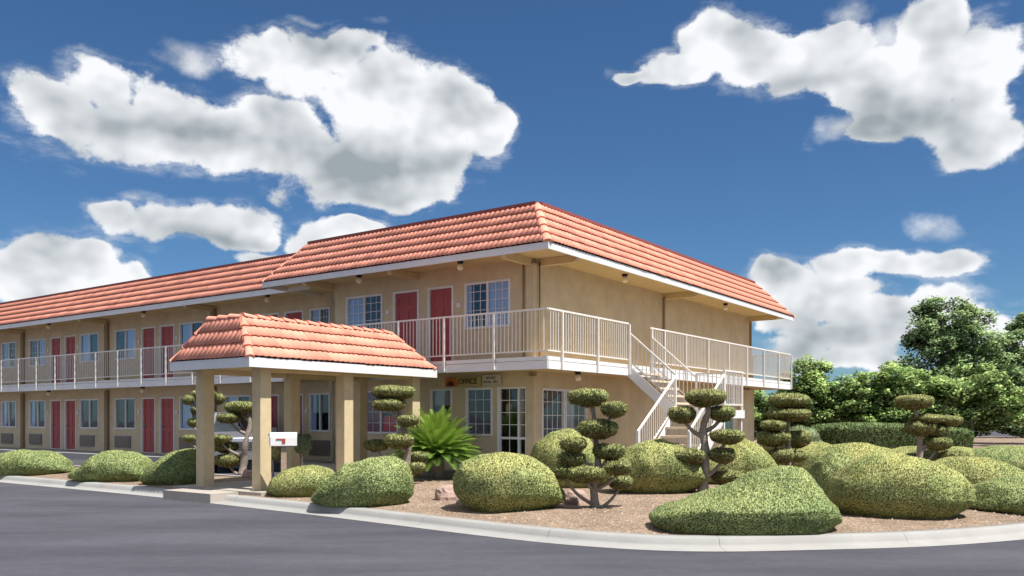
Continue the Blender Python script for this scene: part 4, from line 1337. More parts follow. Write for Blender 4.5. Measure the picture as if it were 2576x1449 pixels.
def spikes(P, N_, ln, wd, rng, spread=0.8, sink=0.35):
    n = len(P)
    d = N_ * 0.8 + rng.normal(0, spread * 0.5, (n, 3)); d[:, 2] += 0.15
    d /= np.linalg.norm(d, axis=1)[:, None]
    s = np.cross(d, rng.normal(0, 1, (n, 3))); s /= np.maximum(np.linalg.norm(s, axis=1), 1e-6)[:, None]
    L_ = (ln * rng.uniform(0.6, 1.35, n))[:, None]; W = (wd * rng.uniform(0.7, 1.3, n))[:, None]
    b = P - N_ * (ln * sink)
    V = np.empty((n, 3, 3)); V[:, 0] = b - s * W; V[:, 1] = b + s * W; V[:, 2] = b + d * L_
    nv = N_ + rng.normal(0, 0.07, (n, 3))
    return V.reshape(-1, 3), np.arange(n * 3).reshape(-1, 3), np.repeat(nv, 3, axis=0)


def vert_normals(V, Fq):
    cr = np.cross(V[Fq[:, 1]] - V[Fq[:, 0]], V[Fq[:, 2]] - V[Fq[:, 0]]) + np.cross(V[Fq[:, 2]] - V[Fq[:, 0]], V[Fq[:, 3]] - V[Fq[:, 0]])
    N_ = np.zeros_like(V)
    for k in range(4): np.add.at(N_, Fq[:, k], cr)
    c = V.mean(0); flip = (N_ * (V - c)).sum(1) < 0
    N_[flip] *= -1
    return N_ / np.maximum(np.linalg.norm(N_, axis=1), 1e-9)[:, None]


def leaf_cols(n, k, rng, lo=0.65, hi=1.3, fleck=0.12):
    br = rng.uniform(lo, hi, n); fl = (rng.random(n) < fleck) * rng.uniform(0.4, 1.0, n)
    return np.repeat(np.stack([br, fl], 1), k, axis=0)


def dome_surface(rx, ry, hfun, n_exp=2.6, under=0.80, lift=0.0, foot_n=2.3, rough=0.05, seed=0, nr=16, na=56, side=0.30):
    """closed mound: hfun(u,v) total height in metres at normalised footprint position"""
    V = []
    T_ = list(np.linspace(0, 1, nr)) + [1.15, 1.4, 1.7, 2.0]
    for t in T_:
        for k in range(na):
            th = 2 * PI * k / na
            c, s = math.cos(th), math.sin(th)
            foot = (abs(c) ** foot_n + abs(s) ** foot_n) ** (-1 / foot_n)
            if t <= 1:
                r = math.sin(t * PI / 2) ** 0.9
                hf = (max(0, 1 - r ** n_exp)) ** (1 / n_exp)
                h = side + (1 - side) * hf
            else:
                q = t - 1
                r = 1 - (1 - under) * q ** 1.5
                h = side * (1 - q)
            u, v = r * c * foot, r * s * foot
            uu, vv = max(-1, min(1, u)), max(-1, min(1, v))
            H = hfun(uu, vv)
            x, y, z = u * rx, v * ry, h * H
            p = Vector((x * 2.2, y * 2.2, z * 2.2 + seed * 7.3))
            dn = mnoise.noise(p) * rough + mnoise.noise(p * 2.7) * rough * 0.4
            l = math.sqrt(x * x + y * y + z * z) + 1e-6
            V.append((x + x / l * dn, y + y / l * dn, max(lift, z + z / l * dn) if t < 1.9 else z))
    F_ = []
    for i in range(len(T_) - 1):
        for k in range(na):
            F_.append((i * na + k, i * na + (k + 1) % na, (i + 1) * na + (k + 1) % na, (i + 1) * na + k))
    V = np.array(V); F_ = np.array(F_)
    # orient quads outward (upwards from the centre)
    return V, F_[:, ::-1] if np.cross(V[F_[nr // 2 * na][1]] - V[F_[nr // 2 * na][0]], V[F_[nr // 2 * na][3]] - V[F_[nr // 2 * na][0]])[2] < 0 else F_


def interp(pts, x):
    if x <= pts[0][0]: return pts[0][1]
    for (a, b), (c, d) in zip(pts[:-1], pts[1:]):
        if x <= c:
            t = (x - a) / (c - a + 1e-9); t = t * t * (3 - 2 * t) * 0.5 + t * 0.5
            return b + (d - b) * t
    return pts[-1][1]


SEED = [0]


def shrub(label, sil, yb, ry, mat=None, rim=None, n_exp=2.4, under=0.82, foot_n=2.3, dens=7500, ln=0.028, wd=0.008, yaw=0.0, zb=0.14, vpk=0.2, group='clipped juniper mounds', side=0.30, rough=0.05, name='juniper_mound', cat='shrub', fleck=0.07, lo=0.9, hi=1.1):
    """sil = measured top outline (px,py); yb = picture row of the front foot; ry = half depth in metres"""
    SEED[0] += 1
    rng = np.random.default_rng(100 + SEED[0])
    Zf = (CAM_H - zb) * F / (yb - 1052)
    Z = Zf + ry * 0.95
    x0, x1 = sil[0][0], sil[-1][0]
    X0, X1 = (x0 - 1288) / F * Z, (x1 - 1288) / F * Z
    cx, rx = (X0 + X1) / 2, (X1 - X0) / 2
    hs = []
    for (px, py) in sil:
        hs.append((((px - 1288) / F * Z - cx) / rx, max(0.12, CAM_H + (1052 - py) / F * (Z + ry * vpk) - zb)))
    top = max(h for _, h in hs)

    def hf(u, v):
        H = interp(hs, u)
        # undo the falloff of the dome towards the ends so that the outline keeps the measured heights
        e = max(0.25, (max(0.0, 1 - abs(u) ** n_exp)) ** (1 / n_exp)); e = side + (1 - side) * e
        H = min(H / e, top * 1.15)
        if rim is not None:
            g = min(1, max(0, (v + 1.0) / 1.25)); g = g * g * (3 - 2 * g)
            H = rim * 1.4 + (H - rim * 1.4) * g if H > rim * 1.4 else H
        return H
    V, Fq = dome_surface(rx, ry, hf, n_exp, under, 0.0, foot_n, rough, SEED[0], side=side)
    P, N_ = surf_points(V, Fq, int(dens * 4 * rx * ry * 1.25 + dens * 2.0 * top * (rx + ry)), rng)
    SV, SF, SN = spikes(P, N_, ln, wd, rng)
    Vb = V.copy(); Vb *= np.array([0.985, 0.985, 0.985])
    allV = np.concatenate([Vb, SV]); lc = np.concatenate([np.repeat([[0.85, 0.2]], len(Vb), 0), leaf_cols(len(P), 3, rng, lo, hi, fleck)])
    me = np_mesh(name, allV, [Fq, SF + len(Vb)], mat or JUNIPER, lc, nor=np.concatenate([vert_normals(V, Fq), SN]))
    o = bpy.data.objects.new(name, me); o.location = (cx, Z, zb); o.rotation_euler = (0, 0, yaw)
    link(o); tag(o, label, cat, group)
    return o


shrub('low clipped mound at the left end of the bed by the kerb', [(185, 1195), (215, 1172), (250, 1145), (290, 1133), (330, 1136), (360, 1152), (392, 1190)], 1212, 0.8, JUNIPER2)
shrub('clipped mound shaded by the portico roof left of the front left column', [(362, 1200), (395, 1165), (430, 1140), (470, 1128), (505, 1130), (520, 1175)], 1220, 0.65, JUNIPER2, group='clipped juniper mounds')
shrub('small low mound behind the mailbox post', [(672, 1225), (690, 1200), (730, 1180), (780, 1171), (825, 1178), (850, 1215)], 1251, 0.55, JUNIPER)
shrub('broad clipped mound beside the kerb to the right of the mailbox', [(790, 1262), (830, 1200), (880, 1168), (940, 1152), (990, 1148), (1022, 1160), (1039, 1215)], 1276, 0.75, JUNIPER2, n_exp=3.0, vpk=0.35)
shrub('rounded clipped mound in front of the glazed office door', [(1140, 1200), (1165, 1160), (1215, 1146), (1280, 1140), (1340, 1150), (1385, 1180), (1421, 1235)], 1294, 0.8, JUNIPER, n_exp=2.5, under=0.68, side=0.36)
shrub('tall yellow green mound behind the rounded mound, under the side window', [(1328, 1170), (1350, 1115), (1390, 1088), (1430, 1082), (1470, 1095), (1510, 1140), (1530, 1190)], 1232, 0.9, JUNIPER)
shrub('yellow tipped mound at the foot of the stairs', [(1520, 1190), (1560, 1140), (1610, 1114), (1660, 1108), (1710, 1118), (1745, 1150), (1775, 1190)], 1250, 0.85, JUNIPER, under=0.62, side=0.42)
shrub('rounded mound between the two middle cloud pruned trees', [(1735, 1200), (1780, 1155), (1820, 1120), (1860, 1105), (1900, 1115), (1930, 1150), (1962, 1200)], 1225, 0.85, JUNIPER)
shrub('large wedge shaped mound with a trimmed front face beside the kerb', [(1640, 1288), (1700, 1262), (1780, 1242), (1860, 1215), (1930, 1185), (1985, 1172), (2030, 1182), (2060, 1215), (2085, 1262), (2100, 1300)], 1346, 0.72, JUNIPER2, rim=0.26, n_exp=5.0, foot_n=2.8, under=0.90, dens=11000, ln=0.024, wd=0.007, side=0.55, vpk=0.5)
shrub('long mound behind the big wedge mound', [(2015, 1180), (2060, 1140), (2110, 1120), (2160, 1115), (2210, 1128), (2260, 1140), (2300, 1170)], 1240, 0.9, JUNIPER)
shrub('big domed mound at the right end of the bed', [(2086, 1245), (2110, 1200), (2150, 1165), (2200, 1143), (2260, 1142), (2320, 1155), (2385, 1180), (2430, 1225)], 1312, 0.8, JUNIPER, dens=10000, ln=0.024, wd=0.007, n_exp=2.6, under=0.72, side=0.36)
shrub('narrow dark mound in the gap beside the wedge mound', [(2030, 1215), (2060, 1160), (2090, 1140), (2125, 1150), (2150, 1210)], 1252, 0.5, JUNIPER2)
shrub('mound at the right edge of the bed behind the domed mound', [(2300, 1215), (2350, 1170), (2410, 1150), (2480, 1150), (2540, 1175), (2600, 1215)], 1250, 0.9, JUNIPER)
shrub('low mound by the kerb at the far right corner', [(2440, 1270), (2490, 1215), (2560, 1195), (2640, 1205), (2700, 1260)], 1300, 0.8, JUNIPER2)
shrub('low mound past the left end of the bed', [(-40, 1168), (10, 1142), (60, 1132), (120, 1136), (160, 1155), (182, 1180)], 1196, 0.7, JUNIPER2)
shrub('long low mound in front of the boxy hedge, under the rightmost cloud pruned tree', [(2170, 1165), (2220, 1138), (2290, 1125), (2370, 1122), (2440, 1128), (2500, 1165)], 1196, 1.2, JUNIPER)
shrub('mound running off the right edge in front of the boxy hedge', [(2400, 1160), (2460, 1130), (2540, 1122), (2620, 1130), (2680, 1165)], 1200, 1.2, JUNIPER2)
shrub('yellowish mound behind the fifth cloud pruned tree beside the hedge', [(1925, 1160), (1960, 1135), (2010, 1118), (2060, 1112), (2110, 1130), (2140, 1160)], 1185, 0.9, JUNIPER)
# trimmed hedges
shrub('long boxy dark green hedge behind the mounds on the right', [(2045, 1085), (2065, 1071), (2150, 1066), (2240, 1068), (2330, 1074), (2400, 1078), (2430, 1090)], 1142, 1.3, HEDGEM, n_exp=6, foot_n=4, under=0.95, group='trimmed hedges', side=0.75, dens=900, ln=0.10, wd=0.025, name='box_hedge', cat='hedge')
shrub('reddish clipped hedge strip standing behind the boxy hedge', [(2095, 1058), (2110, 1046), (2200, 1043), (2290, 1045), (2400, 1047), (2420, 1060)], 1090, 0.8, TOPI, n_exp=6, foot_n=4, under=0.95, group='trimmed hedges', side=0.75, dens=400, ln=0.14, wd=0.035, name='box_hedge', cat='hedge')
shrub('pale yellow flowering shrub behind the fifth cloud pruned tree', [(1915, 1115), (1950, 1090), (2000, 1078), (2040, 1082), (2070, 1105)], 1150, 0.8, VARIEG, group='loose shrubs', dens=900, ln=0.08, wd=0.02, name='flowering_shrub', rough=0.2)
# round pale shrub and its small neighbour


def pad_mesh(rx, ry, h, mat, rng, seed, dens=4200, ln=0.042, wd=0.009):
    """cloud pruned pad: flat domed top, bowl shaped underside"""
    na, V, T_ = 26, [], []
    prof = [(0.0, 0.50), (0.40, 0.49), (0.72, 0.44), (0.92, 0.33), (1.0, 0.15), (0.97, -0.05), (0.82, -0.27), (0.52, -0.42), (0.2, -0.5), (0.0, -0.52)]
    for i, (r, z) in enumerate(prof):
        for k in range(na):
            a = 2 * PI * k / na
            q = 1 + 0.26 * mnoise.noise(Vector((math.cos(a) * 1.5, math.sin(a) * 1.5, seed * 3.1)))
            dn = 1 + 0.30 * mnoise.noise(Vector((math.cos(a) * r * 3, math.sin(a) * r * 3, z * 3 + seed)))
            V.append((r * q * rx * math.cos(a), r * q * ry * math.sin(a), z * h * dn))
    F_ = [(i * na + k, (i + 1) * na + k, (i + 1) * na + (k + 1) % na, i * na + (k + 1) % na) for i in range(len(prof) - 1) for k in range(na)]
    V, F_ = np.array(V), np.array(F_)
    n = int(dens * (4 * rx * ry * 1.6 + 2 * (rx + ry) * h))
    P, N_ = surf_points(V, F_, n, rng)
    flip = (N_ * P).sum(1) < 0; N_[flip] *= -1
    SV, SF, SN = spikes(P, N_, ln, wd, rng, 0.6)
    Vb = V * 0.93
    lc = np.concatenate([np.repeat([[0.7, 0.4]], len(Vb), 0), leaf_cols(n, 3, rng, 0.7, 1.3, 0.2)])
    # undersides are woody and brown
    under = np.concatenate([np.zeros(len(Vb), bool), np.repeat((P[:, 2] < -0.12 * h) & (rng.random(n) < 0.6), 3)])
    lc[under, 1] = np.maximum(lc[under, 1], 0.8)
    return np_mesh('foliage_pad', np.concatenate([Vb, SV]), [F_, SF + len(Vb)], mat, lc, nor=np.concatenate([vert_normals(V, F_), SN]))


def topiary(label, base, trunk, pads, Z, mat=None, tr=0.06, zb=0.16, squash=0.85):
    SEED[0] += 1
    rng = np.random.default_rng(500 + SEED[0])
    B0 = Vector(((base[0] - 1288) / F * Z, Z, zb))
    t = thing('cloud_pruned_tree', label, 'tree', tuple(B0), 0, 'cloud pruned juniper trees')
    pts = [Vector((0, 0, -0.05))]
    for i, (px, py) in enumerate(trunk):
        w = vpt(px, py, Z) - B0; w.y += 0.06 * math.sin(i * 2.3 + SEED[0]); pts.append(w)
    pts = [p for p in smooth_path(pts, 4)]
    n = len(pts)
    rad = [tr * (1 - 0.62 * i / (n - 1)) * (1 + 0.12 * math.sin(i * 1.9)) for i in range(n)]
    mb = MB(); mb.tube(pts, rad, 9); mb.build('trunk', BARK, t, smooth=True)
    for j, (cx, cy, w, h) in enumerate(pads):
        c = vpt(cx, cy, Z) - B0
        dy = 0.0 if abs(cx - trunk[-1][0]) < 12 and cy < trunk[-1][1] + 20 else rng.uniform(-0.28, 0.28)
        c.y += dy
        rx = w / F * Z / 2 * 1.08; hh = h / F * Z * 0.98
        me = pad_mesh(rx, rx * squash, hh, mat or TOPI, rng, SEED[0] * 10 + j, dens=8000 if Z < 18 else 5000)
        inst('foliage_pad', me, t, tuple(c))
        # branch from the trunk, leaving below the pad
        k = min(range(n), key=lambda q: abs(pts[q].z - (c.z - abs(c.x - pts[q].x) * 0.75 - hh * 0.5)))
        s = pts[k]; e = c + Vector((0, 0, -hh * 0.3))
        if (e - s).length > 0.12:
            mid = s.lerp(e, 0.55) + Vector((0, 0, -0.10 * (e - s).length))
            br = smooth_path([s, mid, e], 4); m_ = len(br)
            mb = MB(); mb.tube(br, [tr * 0.45 * (1 - 0.5 * i / (m_ - 1)) for i in range(m_)], 6); mb.build('branch', BARK, t, smooth=True)
    return t


topiary('cloud pruned tree standing in open gravel just behind the kerb, right of the rounded mound', (1498, 1278),
        [(1494, 1215), (1504, 1168), (1500, 1109), (1493, 1045), (1486, 1012)],
        [(1484, 1002, 88, 40), (1539, 1031, 56, 36), (1504, 1080, 92, 44), (1443, 1119, 56, 32), (1531, 1137, 72, 36), (1434, 1156, 62, 35), (1469, 1192, 80, 36), (1553, 1176, 62, 32), (1414, 1187, 48, 30), (1566, 1217, 58, 32)], 13.65, tr=0.075)
topiary('cloud pruned tree with a thick trunk in front of the stairs', (1768, 1235),
        [(1770, 1185), (1774, 1130), (1770, 1075), (1780, 1035), (1778, 1010)],
        [(1777, 1002, 92, 40), (1719, 1045, 60, 40), (1817, 1041, 60, 36), (1822, 1099, 74, 32), (1727, 1148, 80, 36), (1815, 1146, 60, 36), (1828, 1201, 74, 28), (1711, 1222, 86, 36)], 16.3, tr=0.11)
topiary('cloud pruned tree in front of the balcony end, beside the lighter trees', (1980, 1185),
        [(1981, 1140), (1984, 1095), (1981, 1050), (1981, 1015)],
        [(1981, 1010, 92, 34), (1983, 1044, 96, 30), (1940, 1072, 62, 26), (1940, 1103, 76, 36), (2016, 1105, 68, 44), (1957, 1148, 60, 35), (2010, 1150, 60, 24)], 20.0, tr=0.08)
topiary('cloud pruned tree in front of the boxy hedge at the right', (2312, 1185),
        [(2313, 1140), (2316, 1100), (2306, 1055), (2302, 1018)],
        [(2301, 1012, 80, 34), (2336, 1055, 80, 22), (2313, 1078, 68, 36), (2360, 1086, 50, 31), (2362, 1117, 60, 32), (2395, 1060, 60, 26), (2400, 1150, 60, 30)], 21.5, tr=0.09)
topiary('cloud pruned tree beside the cycad behind the portico', (1020, 1215),
        [(1022, 1160), (1028, 1110), (1012, 1070), (1000, 1020), (992, 995)],
        [(990, 989, 100, 34), (981, 1020, 74, 28), (1030, 1059, 50, 25), (942, 1122, 56, 28), (1007, 1110, 72, 34), (1052, 1152, 50, 26), (1050, 1177, 38, 26)], 19.0, tr=0.10)
topiary('cloud pruned tree between the two front portico columns', (608, 1200),
        [(612, 1160), (618, 1118), (628, 1070), (622, 1035)],
        [(606, 1027, 70, 30), (580, 1053, 54, 22), (560, 1105, 50, 20), (563, 1126, 54, 26), (572, 1160, 62, 30)], 21.7, tr=0.11)
topiary('cloud pruned tree half hidden behind the front left portico column', (508, 1200),
        [(510, 1150), (506, 1090), (512, 1040), (510, 1005)],
        [(542, 1004, 32, 24), (512, 995, 50, 26), (484, 1008, 26, 22), (484, 1034, 24, 19), (484, 1064, 24, 19), (481, 1104, 28, 17)], 21.9, tr=0.08)


o = topiary('round pale green shrub clipped to a ball on a thin stem behind the mailbox', (761, 1190), [(761, 1150), (761, 1125)], [(761, 1119, 37, 52)], 18.5, mat=VARIEG, tr=0.03, squash=1.0)
o.name = 'round_shrub'; o['category'] = 'shrub'; o['group'] = 'ball clipped shrubs'
o = topiary('small yellowish ball shrub low between the portico column and mailbox', (688, 1195), [(688, 1165), (688, 1145)], [(688, 1139, 26, 36)], 18.8, mat=JUNIPER, tr=0.03, squash=1.0)
o.name = 'round_shrub'; o['category'] = 'shrub'; o['group'] = 'ball clipped shrubs'


# ------------------------------------------------------------------ cycad
def build_cycad():
    Z = 20.2; p = Vector(((1098 - 1288) / F * Z, Z, 0.15))
    t = thing('cycad', 'green sago cycad with arching feathery fronds beside the office window', 'plant', tuple(p))
    mb = MB(); mb.tube([(0, 0, -0.05), (0, 0, 0.35), (0, 0, 0.5)], [0.17, 0.19, 0.14], 12); mb.build('trunk', BARK, t, smooth=True)
    rng = np.random.default_rng(42)
    nfr = 165
    for i in range(nfr):
        az = i * 2.39996; q = i / nfr
        elev = math.radians(84 - 78 * q ** 0.9)
        L_ = rng.uniform(1.0, 1.25) * (1.0 + 0.06 * (1 - q))
        d0 = Vector((math.cos(az) * math.cos(elev), math.sin(az) * math.cos(elev), math.sin(elev)))
        pts, pcur, d = [], Vector((0, 0, 0.48)), d0.copy()
        ns = 22
        for s in range(ns + 1):
            pts.append(pcur.copy()); pcur = pcur + d * (L_ / ns)
            d = (d + Vector((0, 0, -0.028 - 0.02 * (s / ns)))).normalized()
        V, Fc = [], []
        for s in range(ns):
            a, b = pts[s], pts[s + 1]; dd = (b - a).normalized()
            sd_ = dd.cross(Vector((0, 0, 1)));
            sd_ = sd_.normalized() if sd_.length > 1e-3 else Vector((1, 0, 0))
            up = sd_.cross(dd)
            k = len(V)
            w0 = 0.008 * (1 - s / ns) + 0.003
            V += [a - sd_ * w0, a + sd_ * w0, b + sd_ * w0, b - sd_ * w0]; Fc += [(k, k + 1, k + 2, k + 3)]
            if s > 2:
                f_ = math.sin(PI * (s / ns) ** 0.8) ** 0.6
                ll = 0.19 * f_ + 0.02
                for sg in (-1, 1):
                    for h_ in (0.0, 0.5):
                        bb = a.lerp(b, h_); k = len(V)
                        tip = bb + (sd_ * sg * 0.82 + dd * 0.55 + up * 0.32).normalized() * ll * rng.uniform(0.9, 1.1)
                        V += [bb - dd * 0.013, bb + dd * 0.013, tip]; Fc += [(k, k + 1, k + 2)]
        me = bpy.data.meshes.new('frond'); me.from_pydata([tuple(v) for v in V], [], Fc); me.materials.append(PALMM)
        at = me.color_attributes.new('leaf', 'FLOAT_COLOR', 'POINT')
        br = rng.uniform(0.8, 1.2) * (1.15 - 0.45 * q)
        at.data.foreach_set('color', np.tile(np.array([br, 0.3 if q < 0.35 else 0.0, 0, 1], dtype=np.float32), len(V)))
        inst('frond', me, t)


build_cycad()


# ------------------------------------------------------------------ boulders
def boulder(label, px, py, Z, sx, sy, sz, seed, rz=0):
    mb = MB(); vs, fs = [], []
    nu, nv = 18, 10
    for j in range(nv + 1):
        ph = PI * j / nv
        for i in range(nu):
            th = 2 * PI * i / nu
            d = Vector((math.sin(ph) * math.cos(th), math.sin(ph) * math.sin(th), math.cos(ph)))
            q = 1 + 0.28 * mnoise.noise(d * 1.3 + Vector((seed, 0, 0))) + 0.12 * mnoise.noise(d * 3.5 + Vector((0, seed, 0)))
            e = Vector((math.copysign(abs(d.x) ** 0.7, d.x), math.copysign(abs(d.y) ** 0.7, d.y), math.copysign(abs(d.z) ** 0.75, d.z)))
            vs.append((e.x * sx * q, e.y * sy * q, max(-0.12, e.z * sz * q)))
    for j in range(nv):
        for i in range(nu): fs.append((j * nu + i, (j + 1) * nu + i, (j + 1) * nu + (i + 1) % nu, j * nu + (i + 1) % nu))
    mb.add(vs, fs)
    o = mb.build('boulder', ROCK, None, smooth=False, loc=((px - 1288) / F * Z, Z, 0.15 + sz * 0.35))
    o.rotation_euler = (0, 0, rz); tag(o, label, 'rock', 'boulders in the planted bed')


boulder('pink brown boulder left of the rounded mound in open gravel', 1128, 1235, 15.1, 0.24, 0.2, 0.19, 1.0, 0.4)
boulder('pale boulder tucked against the right side of the rounded mound', 1448, 1250, 14.4, 0.20, 0.2, 0.17, 5.0, 1.2)
boulder('flat stone lying below the pink brown boulder', 1165, 1258, 14.5, 0.16, 0.12, 0.06, 9.0, 0.2)
boulder('small pale boulder under the tree between the front portico columns', 628, 1190, 20.5, 0.18, 0.15, 0.16, 12.0, 0.2)


# ------------------------------------------------------------------ background trees
def tree(label, X, Y, h, crown, mat, n_leaf, leaf, group='trees beyond the bed', trunk_r=0.14, seed=1, clump=0.5, name='leafy_tree'):
    """crown = list of ellipsoids (x,y,z,rx,ry,rz) relative to the foot"""
    rng = np.random.default_rng(seed)
    t = thing(name, label, 'tree', (X, Y, 0.05), 0, group)
    mb = MB(); top = Vector((crown[0][0] * 0.3, 0, h * 0.75))
    pts = smooth_path([Vector((0, 0, -0.1)), Vector((0.08, 0, h * 0.25)), Vector((-0.05, 0.05, h * 0.5)), top], 4)
    mb.tube(pts, [trunk_r * (1 - 0.75 * i / (len(pts) - 1)) for i in range(len(pts))], 8); mb.build('trunk', BARK, t, smooth=True)
    cl = []
    wts = np.array([c[3] * c[4] * c[5] for c in crown]); wts = wts / wts.sum()
    ncl = int(26 * len(crown))
    for i in range(ncl):
        c = crown[rng.choice(len(crown), p=wts)]
        d = rng.normal(0, 1, 3); d /= np.linalg.norm(d); r = rng.uniform(0.45, 1.0) ** 0.5
        cl.append((np.array(c[:3]) + d * r * np.array(c[3:]), clump * rng.uniform(0.55, 1.3)))
    for i in range(0, min(9, ncl)):
        c = Vector(cl[i * 3 % ncl][0]); k = int(len(pts) * rng.uniform(0.35, 0.8)); s = pts[k]
        m2 = MB(); br = smooth_path([s, s.lerp(c, 0.5) + Vector((0, 0, 0.1 * (c - s).length)), c], 3)
        m2.tube(br, [trunk_r * 0.4 * (1 - 0.8 * q / (len(br) - 1)) for q in range(len(br))], 5); m2.build('limb', BARK, t, smooth=True)
    per = n_leaf // ncl
    Ps, Bs, Ds = [], [], []
    for (c, r) in cl:
        d = rng.normal(0, 1, (per, 3)); d /= np.linalg.norm(d, axis=1)[:, None]
        rr = r * rng.uniform(0.25, 1.05, per)[:, None] ** 0.6
        Ps.append(c + d * rr * np.array([1, 1, 0.75])); Ds.append(d + np.array([0, 0, 0.25])); Bs.append(np.full(per, rng.uniform(0.8, 1.2)))
    P = np.concatenate(Ps); br = np.concatenate(Bs) * rng.uniform(0.7, 1.25, len(P)); n = len(P)
    d = rng.normal(0, 1, (n, 3)); d[:, 2] = np.abs(d[:, 2]) * 0.3 - 0.1; d /= np.linalg.norm(d, axis=1)[:, None]
    s = np.cross(d, rng.normal(0, 1, (n, 3)) + np.array([0, 0, 1.2])); s /= np.maximum(np.linalg.norm(s, axis=1), 1e-6)[:, None]
    L_ = (leaf * rng.uniform(0.7, 1.3, n))[:, None]; W = L_ * 0.33
    V = np.empty((n, 4, 3)); V[:, 0] = P; V[:, 1] = P + d * L_ * 0.45 + s * W; V[:, 2] = P + d * L_; V[:, 3] = P + d * L_ * 0.45 - s * W
    lc = np.repeat(np.stack([br, (rng.random(n) < 0.25) * 0.8], 1), 4, axis=0)
    me = np_mesh('crown', V.reshape(-1, 3), np.arange(n * 4).reshape(-1, 4), mat, lc, nor=np.repeat(np.concatenate(Ds) + rng.normal(0, 0.35, (n, 3)), 4, axis=0))
    inst('crown', me, t)
    return t


def tr_at(px, Z): return (px - 1288) / F * Z


Zt = 44
tree('tall dark green tree rising at the right edge of the picture', tr_at(2372, Zt), Zt, 8.7,
     [(0, 0, 6.0, 1.6, 1.5, 1.9), (-0.5, 0, 4.6, 1.5, 1.6, 1.7), (1.2, 0, 5.2, 1.8, 1.6, 2.0), (0.3, 0.2, 3.0, 1.9, 1.6, 1.8), (-0.9, 0, 3.4, 1.1, 1.2, 1.6), (2.2, 0, 3.2, 1.6, 1.6, 1.9)], TREEM, 42000, 0.17, seed=11, trunk_r=0.22, clump=0.62)
tree('second dark tree beyond the right edge, behind the tall one', tr_at(2600, 47), 47, 7.0,
     [(0, 0, 5.4, 1.9, 1.6, 2.0), (0.8, 0, 3.6, 2.0, 1.6, 1.8), (-0.9, 0, 3.4, 1.7, 1.5, 1.8)], TREEM, 26000, 0.19, seed=12, trunk_r=0.2, clump=0.65)
Zt = 40
tree('light green bushy tree directly right of the balcony end', tr_at(2035, Zt), Zt, 4.6,
     [(-0.3, 0, 3.4, 0.9, 0.9, 0.9), (0.5, 0, 3.2, 0.8, 0.9, 0.9), (0, 0, 2.3, 1.3, 1.2, 1.2), (-0.6, 0, 1.6, 1.0, 1.0, 1.2), (0.8, 0, 1.7, 1.0, 1.0, 1.2)], TREEL, 24000, 0.15, seed=13, trunk_r=0.1, clump=0.42)
tree('yellow green tree standing between the bushy tree and the tall dark tree', tr_at(2215, 39), 39, 4.4,
     [(-0.2, 0, 3.2, 1.1, 1.0, 0.8), (0.9, 0, 3.3, 0.9, 1.0, 0.8), (-1.0, 0, 2.2, 1.0, 1.0, 1.0), (0.2, 0, 2.0, 1.5, 1.2, 1.2), (1.1, 0, 1.9, 1.1, 1.1, 1.2)], TREEL, 28000, 0.15, seed=14, trunk_r=0.1, clump=0.42)
tree('small green tree behind the yellow green one', tr_at(2130, 43), 43, 3.8,
     [(0, 0, 2.9, 0.9, 0.9, 0.7), (0, 0, 1.8, 1.3, 1.1, 1.2)], TREEM, 14000, 0.16, seed=15, trunk_r=0.09, clump=0.42)
tree('green shrubby tree seen beneath the end of the balcony', tr_at(1905, 42), 42, 3.0,
     [(0, 0, 2.0, 1.2, 1.0, 0.9), (-0.8, 0, 1.5, 1.0, 1.0, 1.0), (0.9, 0, 1.6, 0.9, 1.0, 1.0)], TREEL, 22000, 0.15, seed=16, trunk_r=0.09, clump=0.4)
tree('broad green tree beyond the right edge by the hedge', tr_at(2440, 38), 38, 4.4,
     [(0, 0, 3.0, 1.5, 1.2, 1.0), (1.2, 0, 2.2, 1.4, 1.2, 1.2), (-0.9, 0, 2.0, 1.3, 1.2, 1.2)], TREEL, 20000, 0.16, seed=17, trunk_r=0.1, clump=0.45)
for i, px in enumerate((1990, 2140, 2290, 2440, 2590)):
    tree('dark background tree in the far row, %s' % ('nearest the motel', 'second from the motel', 'third from the motel', 'fourth from the motel', 'farthest from the motel')[i], tr_at(px, 62), 62 + (i % 2) * 2, 3.6,
         [(0, 0, 2.4, 2.2, 1.3, 1.1), (0.8, 0, 1.4, 2.0, 1.3, 1.3), (-0.9, 0, 1.5, 2.0, 1.3, 1.3)], TREEM, 9000, 0.26, group='far row of trees', seed=30 + i, trunk_r=0.1, clump=0.6)


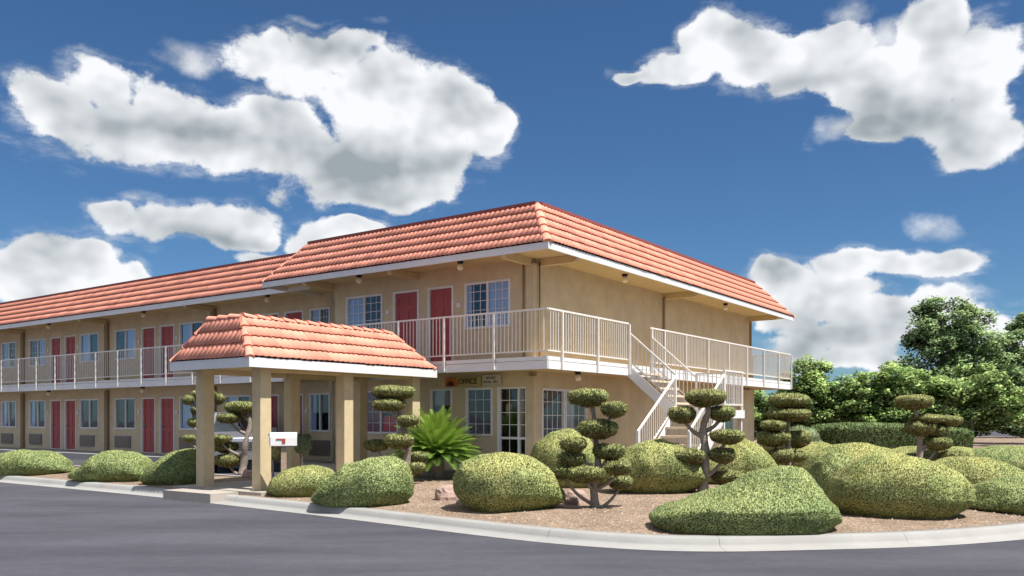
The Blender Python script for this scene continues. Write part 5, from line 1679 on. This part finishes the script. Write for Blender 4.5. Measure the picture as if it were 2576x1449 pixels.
# ------------------------------------------------------------------ silver car parked in front of the room wing
def build_car():
    Zc = 23.7; X = (536 - 1288) / F * Zc
    yaw = math.atan2(X, Zc)
    t = thing('parked_car', 'silver car parked nose out in front of the wing behind the cloud pruned trees', 'car', (X, Zc + 2.1, 0.06), -yaw + 0.06)
    # side profile (y back, z up), nose at -y; sections across x
    W = 0.86
    prof_low = [(-2.05, 0.45), (-2.10, 0.70), (-2.0, 1.00), (-1.0, 1.14), (2.0, 1.16), (2.1, 0.8), (2.05, 0.42)]
    mb = MB(); n = len(prof_low)
    secs = [(-W, 0.93), (-W * 0.9, 1.0), (0, 1.02), (W * 0.9, 1.0), (W, 0.93)]
    vs = []
    for (x, k) in secs:
        for (y, z) in prof_low: vs.append((x, y * (k if abs(y) > 1.5 else 1), 0.30 + (z - 0.30) * (k if z > 0.9 else 1)))
    fs = [(i * n + j, i * n + (j + 1) % n, (i + 1) * n + (j + 1) % n, (i + 1) * n + j) for i in range(len(secs) - 1) for j in range(n)]
    fs += [tuple(range(n)), tuple(range(4 * n, 5 * n))[::-1]]
    mb.add(vs, fs); body = mb.build('body', SILVER, t)
    bv = body.modifiers.new('bevel', 'BEVEL'); bv.width = 0.05; bv.segments = 2; bv.limit_method = 'ANGLE'
    cab = [(-0.95, 1.13), (-0.25, 1.68), (1.4, 1.72), (1.95, 1.15)]
    mb = MB(); a, b2, c, d = cab
    wt, wb = 0.62, 0.80
    mb.quad((-wt, b2[0] + .05, b2[1]), (wt, b2[0] + .05, b2[1]), (wt, c[0], c[1]), (-wt, c[0], c[1]))
    for s in (-1, 1):
        for (p0, p1) in (((s * wb, a[0], a[1]), (s * wt, b2[0], b2[1])), ((s * wb, d[0], d[1]), (s * wt, c[0], c[1])), ((s * wb, 0.5, 1.14), (s * wt, 0.5, 1.70))):
            mb.beam(p0, p1, 0.07, 0.06)
        mb.beam((s * wt, b2[0], b2[1]), (s * wt, c[0], c[1]), 0.07, 0.06)
    mb.build('roof', SILVER, t)
    mb = MB(); mb.quad((-wb + .02, a[0], a[1]), (wb - .02, a[0], a[1]), (wt - .02, b2[0], b2[1] - .01), (-wt + .02, b2[0], b2[1] - .01)); mb.build('windscreen', CARGLASS, t)
    mb = MB(); mb.quad((-wb + .02, d[0], d[1]), (wb - .02, d[0], d[1]), (wt - .02, c[0], c[1] - .01), (-wt + .02, c[0], c[1] - .01)); mb.build('rear_window', CARGLASS, t)
    for s in (-1, 1):
        mb = MB(); mb.quad((s * wb, a[0] + .05, a[1]), (s * wb, d[0] - .05, d[1]), (s * wt, c[0], c[1] - .02), (s * wt, b2[0] + .03, b2[1] - .02)); mb.build('side_window', CARGLASS, t)
        mb = MB(); mb.box(s * 0.62 - 0.16, s * 0.62 + 0.16, -2.13, -2.02, 0.72, 0.90); mb.build('headlight', GLOBE, t)
        mb = MB(); mb.box(s * 0.98 - 0.10, s * 0.98 + 0.08, -0.72, -0.60, 1.12, 1.26); mb.build('door_mirror', SILVER, t)
        for y in (-1.35, 1.35):
            mb = MB(); ring = [(0.0, -0.11), (0.20, -0.11), (0.30, -0.10), (0.32, -0.06), (0.32, 0.06), (0.30, 0.10), (0.20, 0.11), (0.0, 0.11)]
            mb.fn = lambda x, yy, z, s=s, y=y: (s * 0.78 + z, y + x, 0.32 + yy)
            mb.lathe((0, 0, 0), ring, 20); w = mb.build('wheel', RUBBER, t, smooth=True)
            m2 = MB(lambda x, yy, z, s=s, y=y: (s * 0.78 + s * 0.115 + z, y + x, 0.32 + yy)); m2.lathe((0, 0, 0), [(0.0, 0.0), (0.19, 0.0)], 16); m2.build('hubcap', GREYM, w)
    mb = MB(); mb.box(-0.42, 0.42, -2.15, -2.05, 0.66, 0.88); g_ = mb.build('grille', BLACKM, t)
    for k in range(4):
        m2 = MB(); m2.box(-0.40, 0.40, -2.165, -2.15, 0.69 + k * 0.05, 0.705 + k * 0.05); m2.build('grille_bar', GREYM, g_)
    mb = MB(); mb.box(-0.80, 0.80, -2.19, -2.04, 0.38, 0.60); mb.build('bumper', SILVER, t)


build_car()
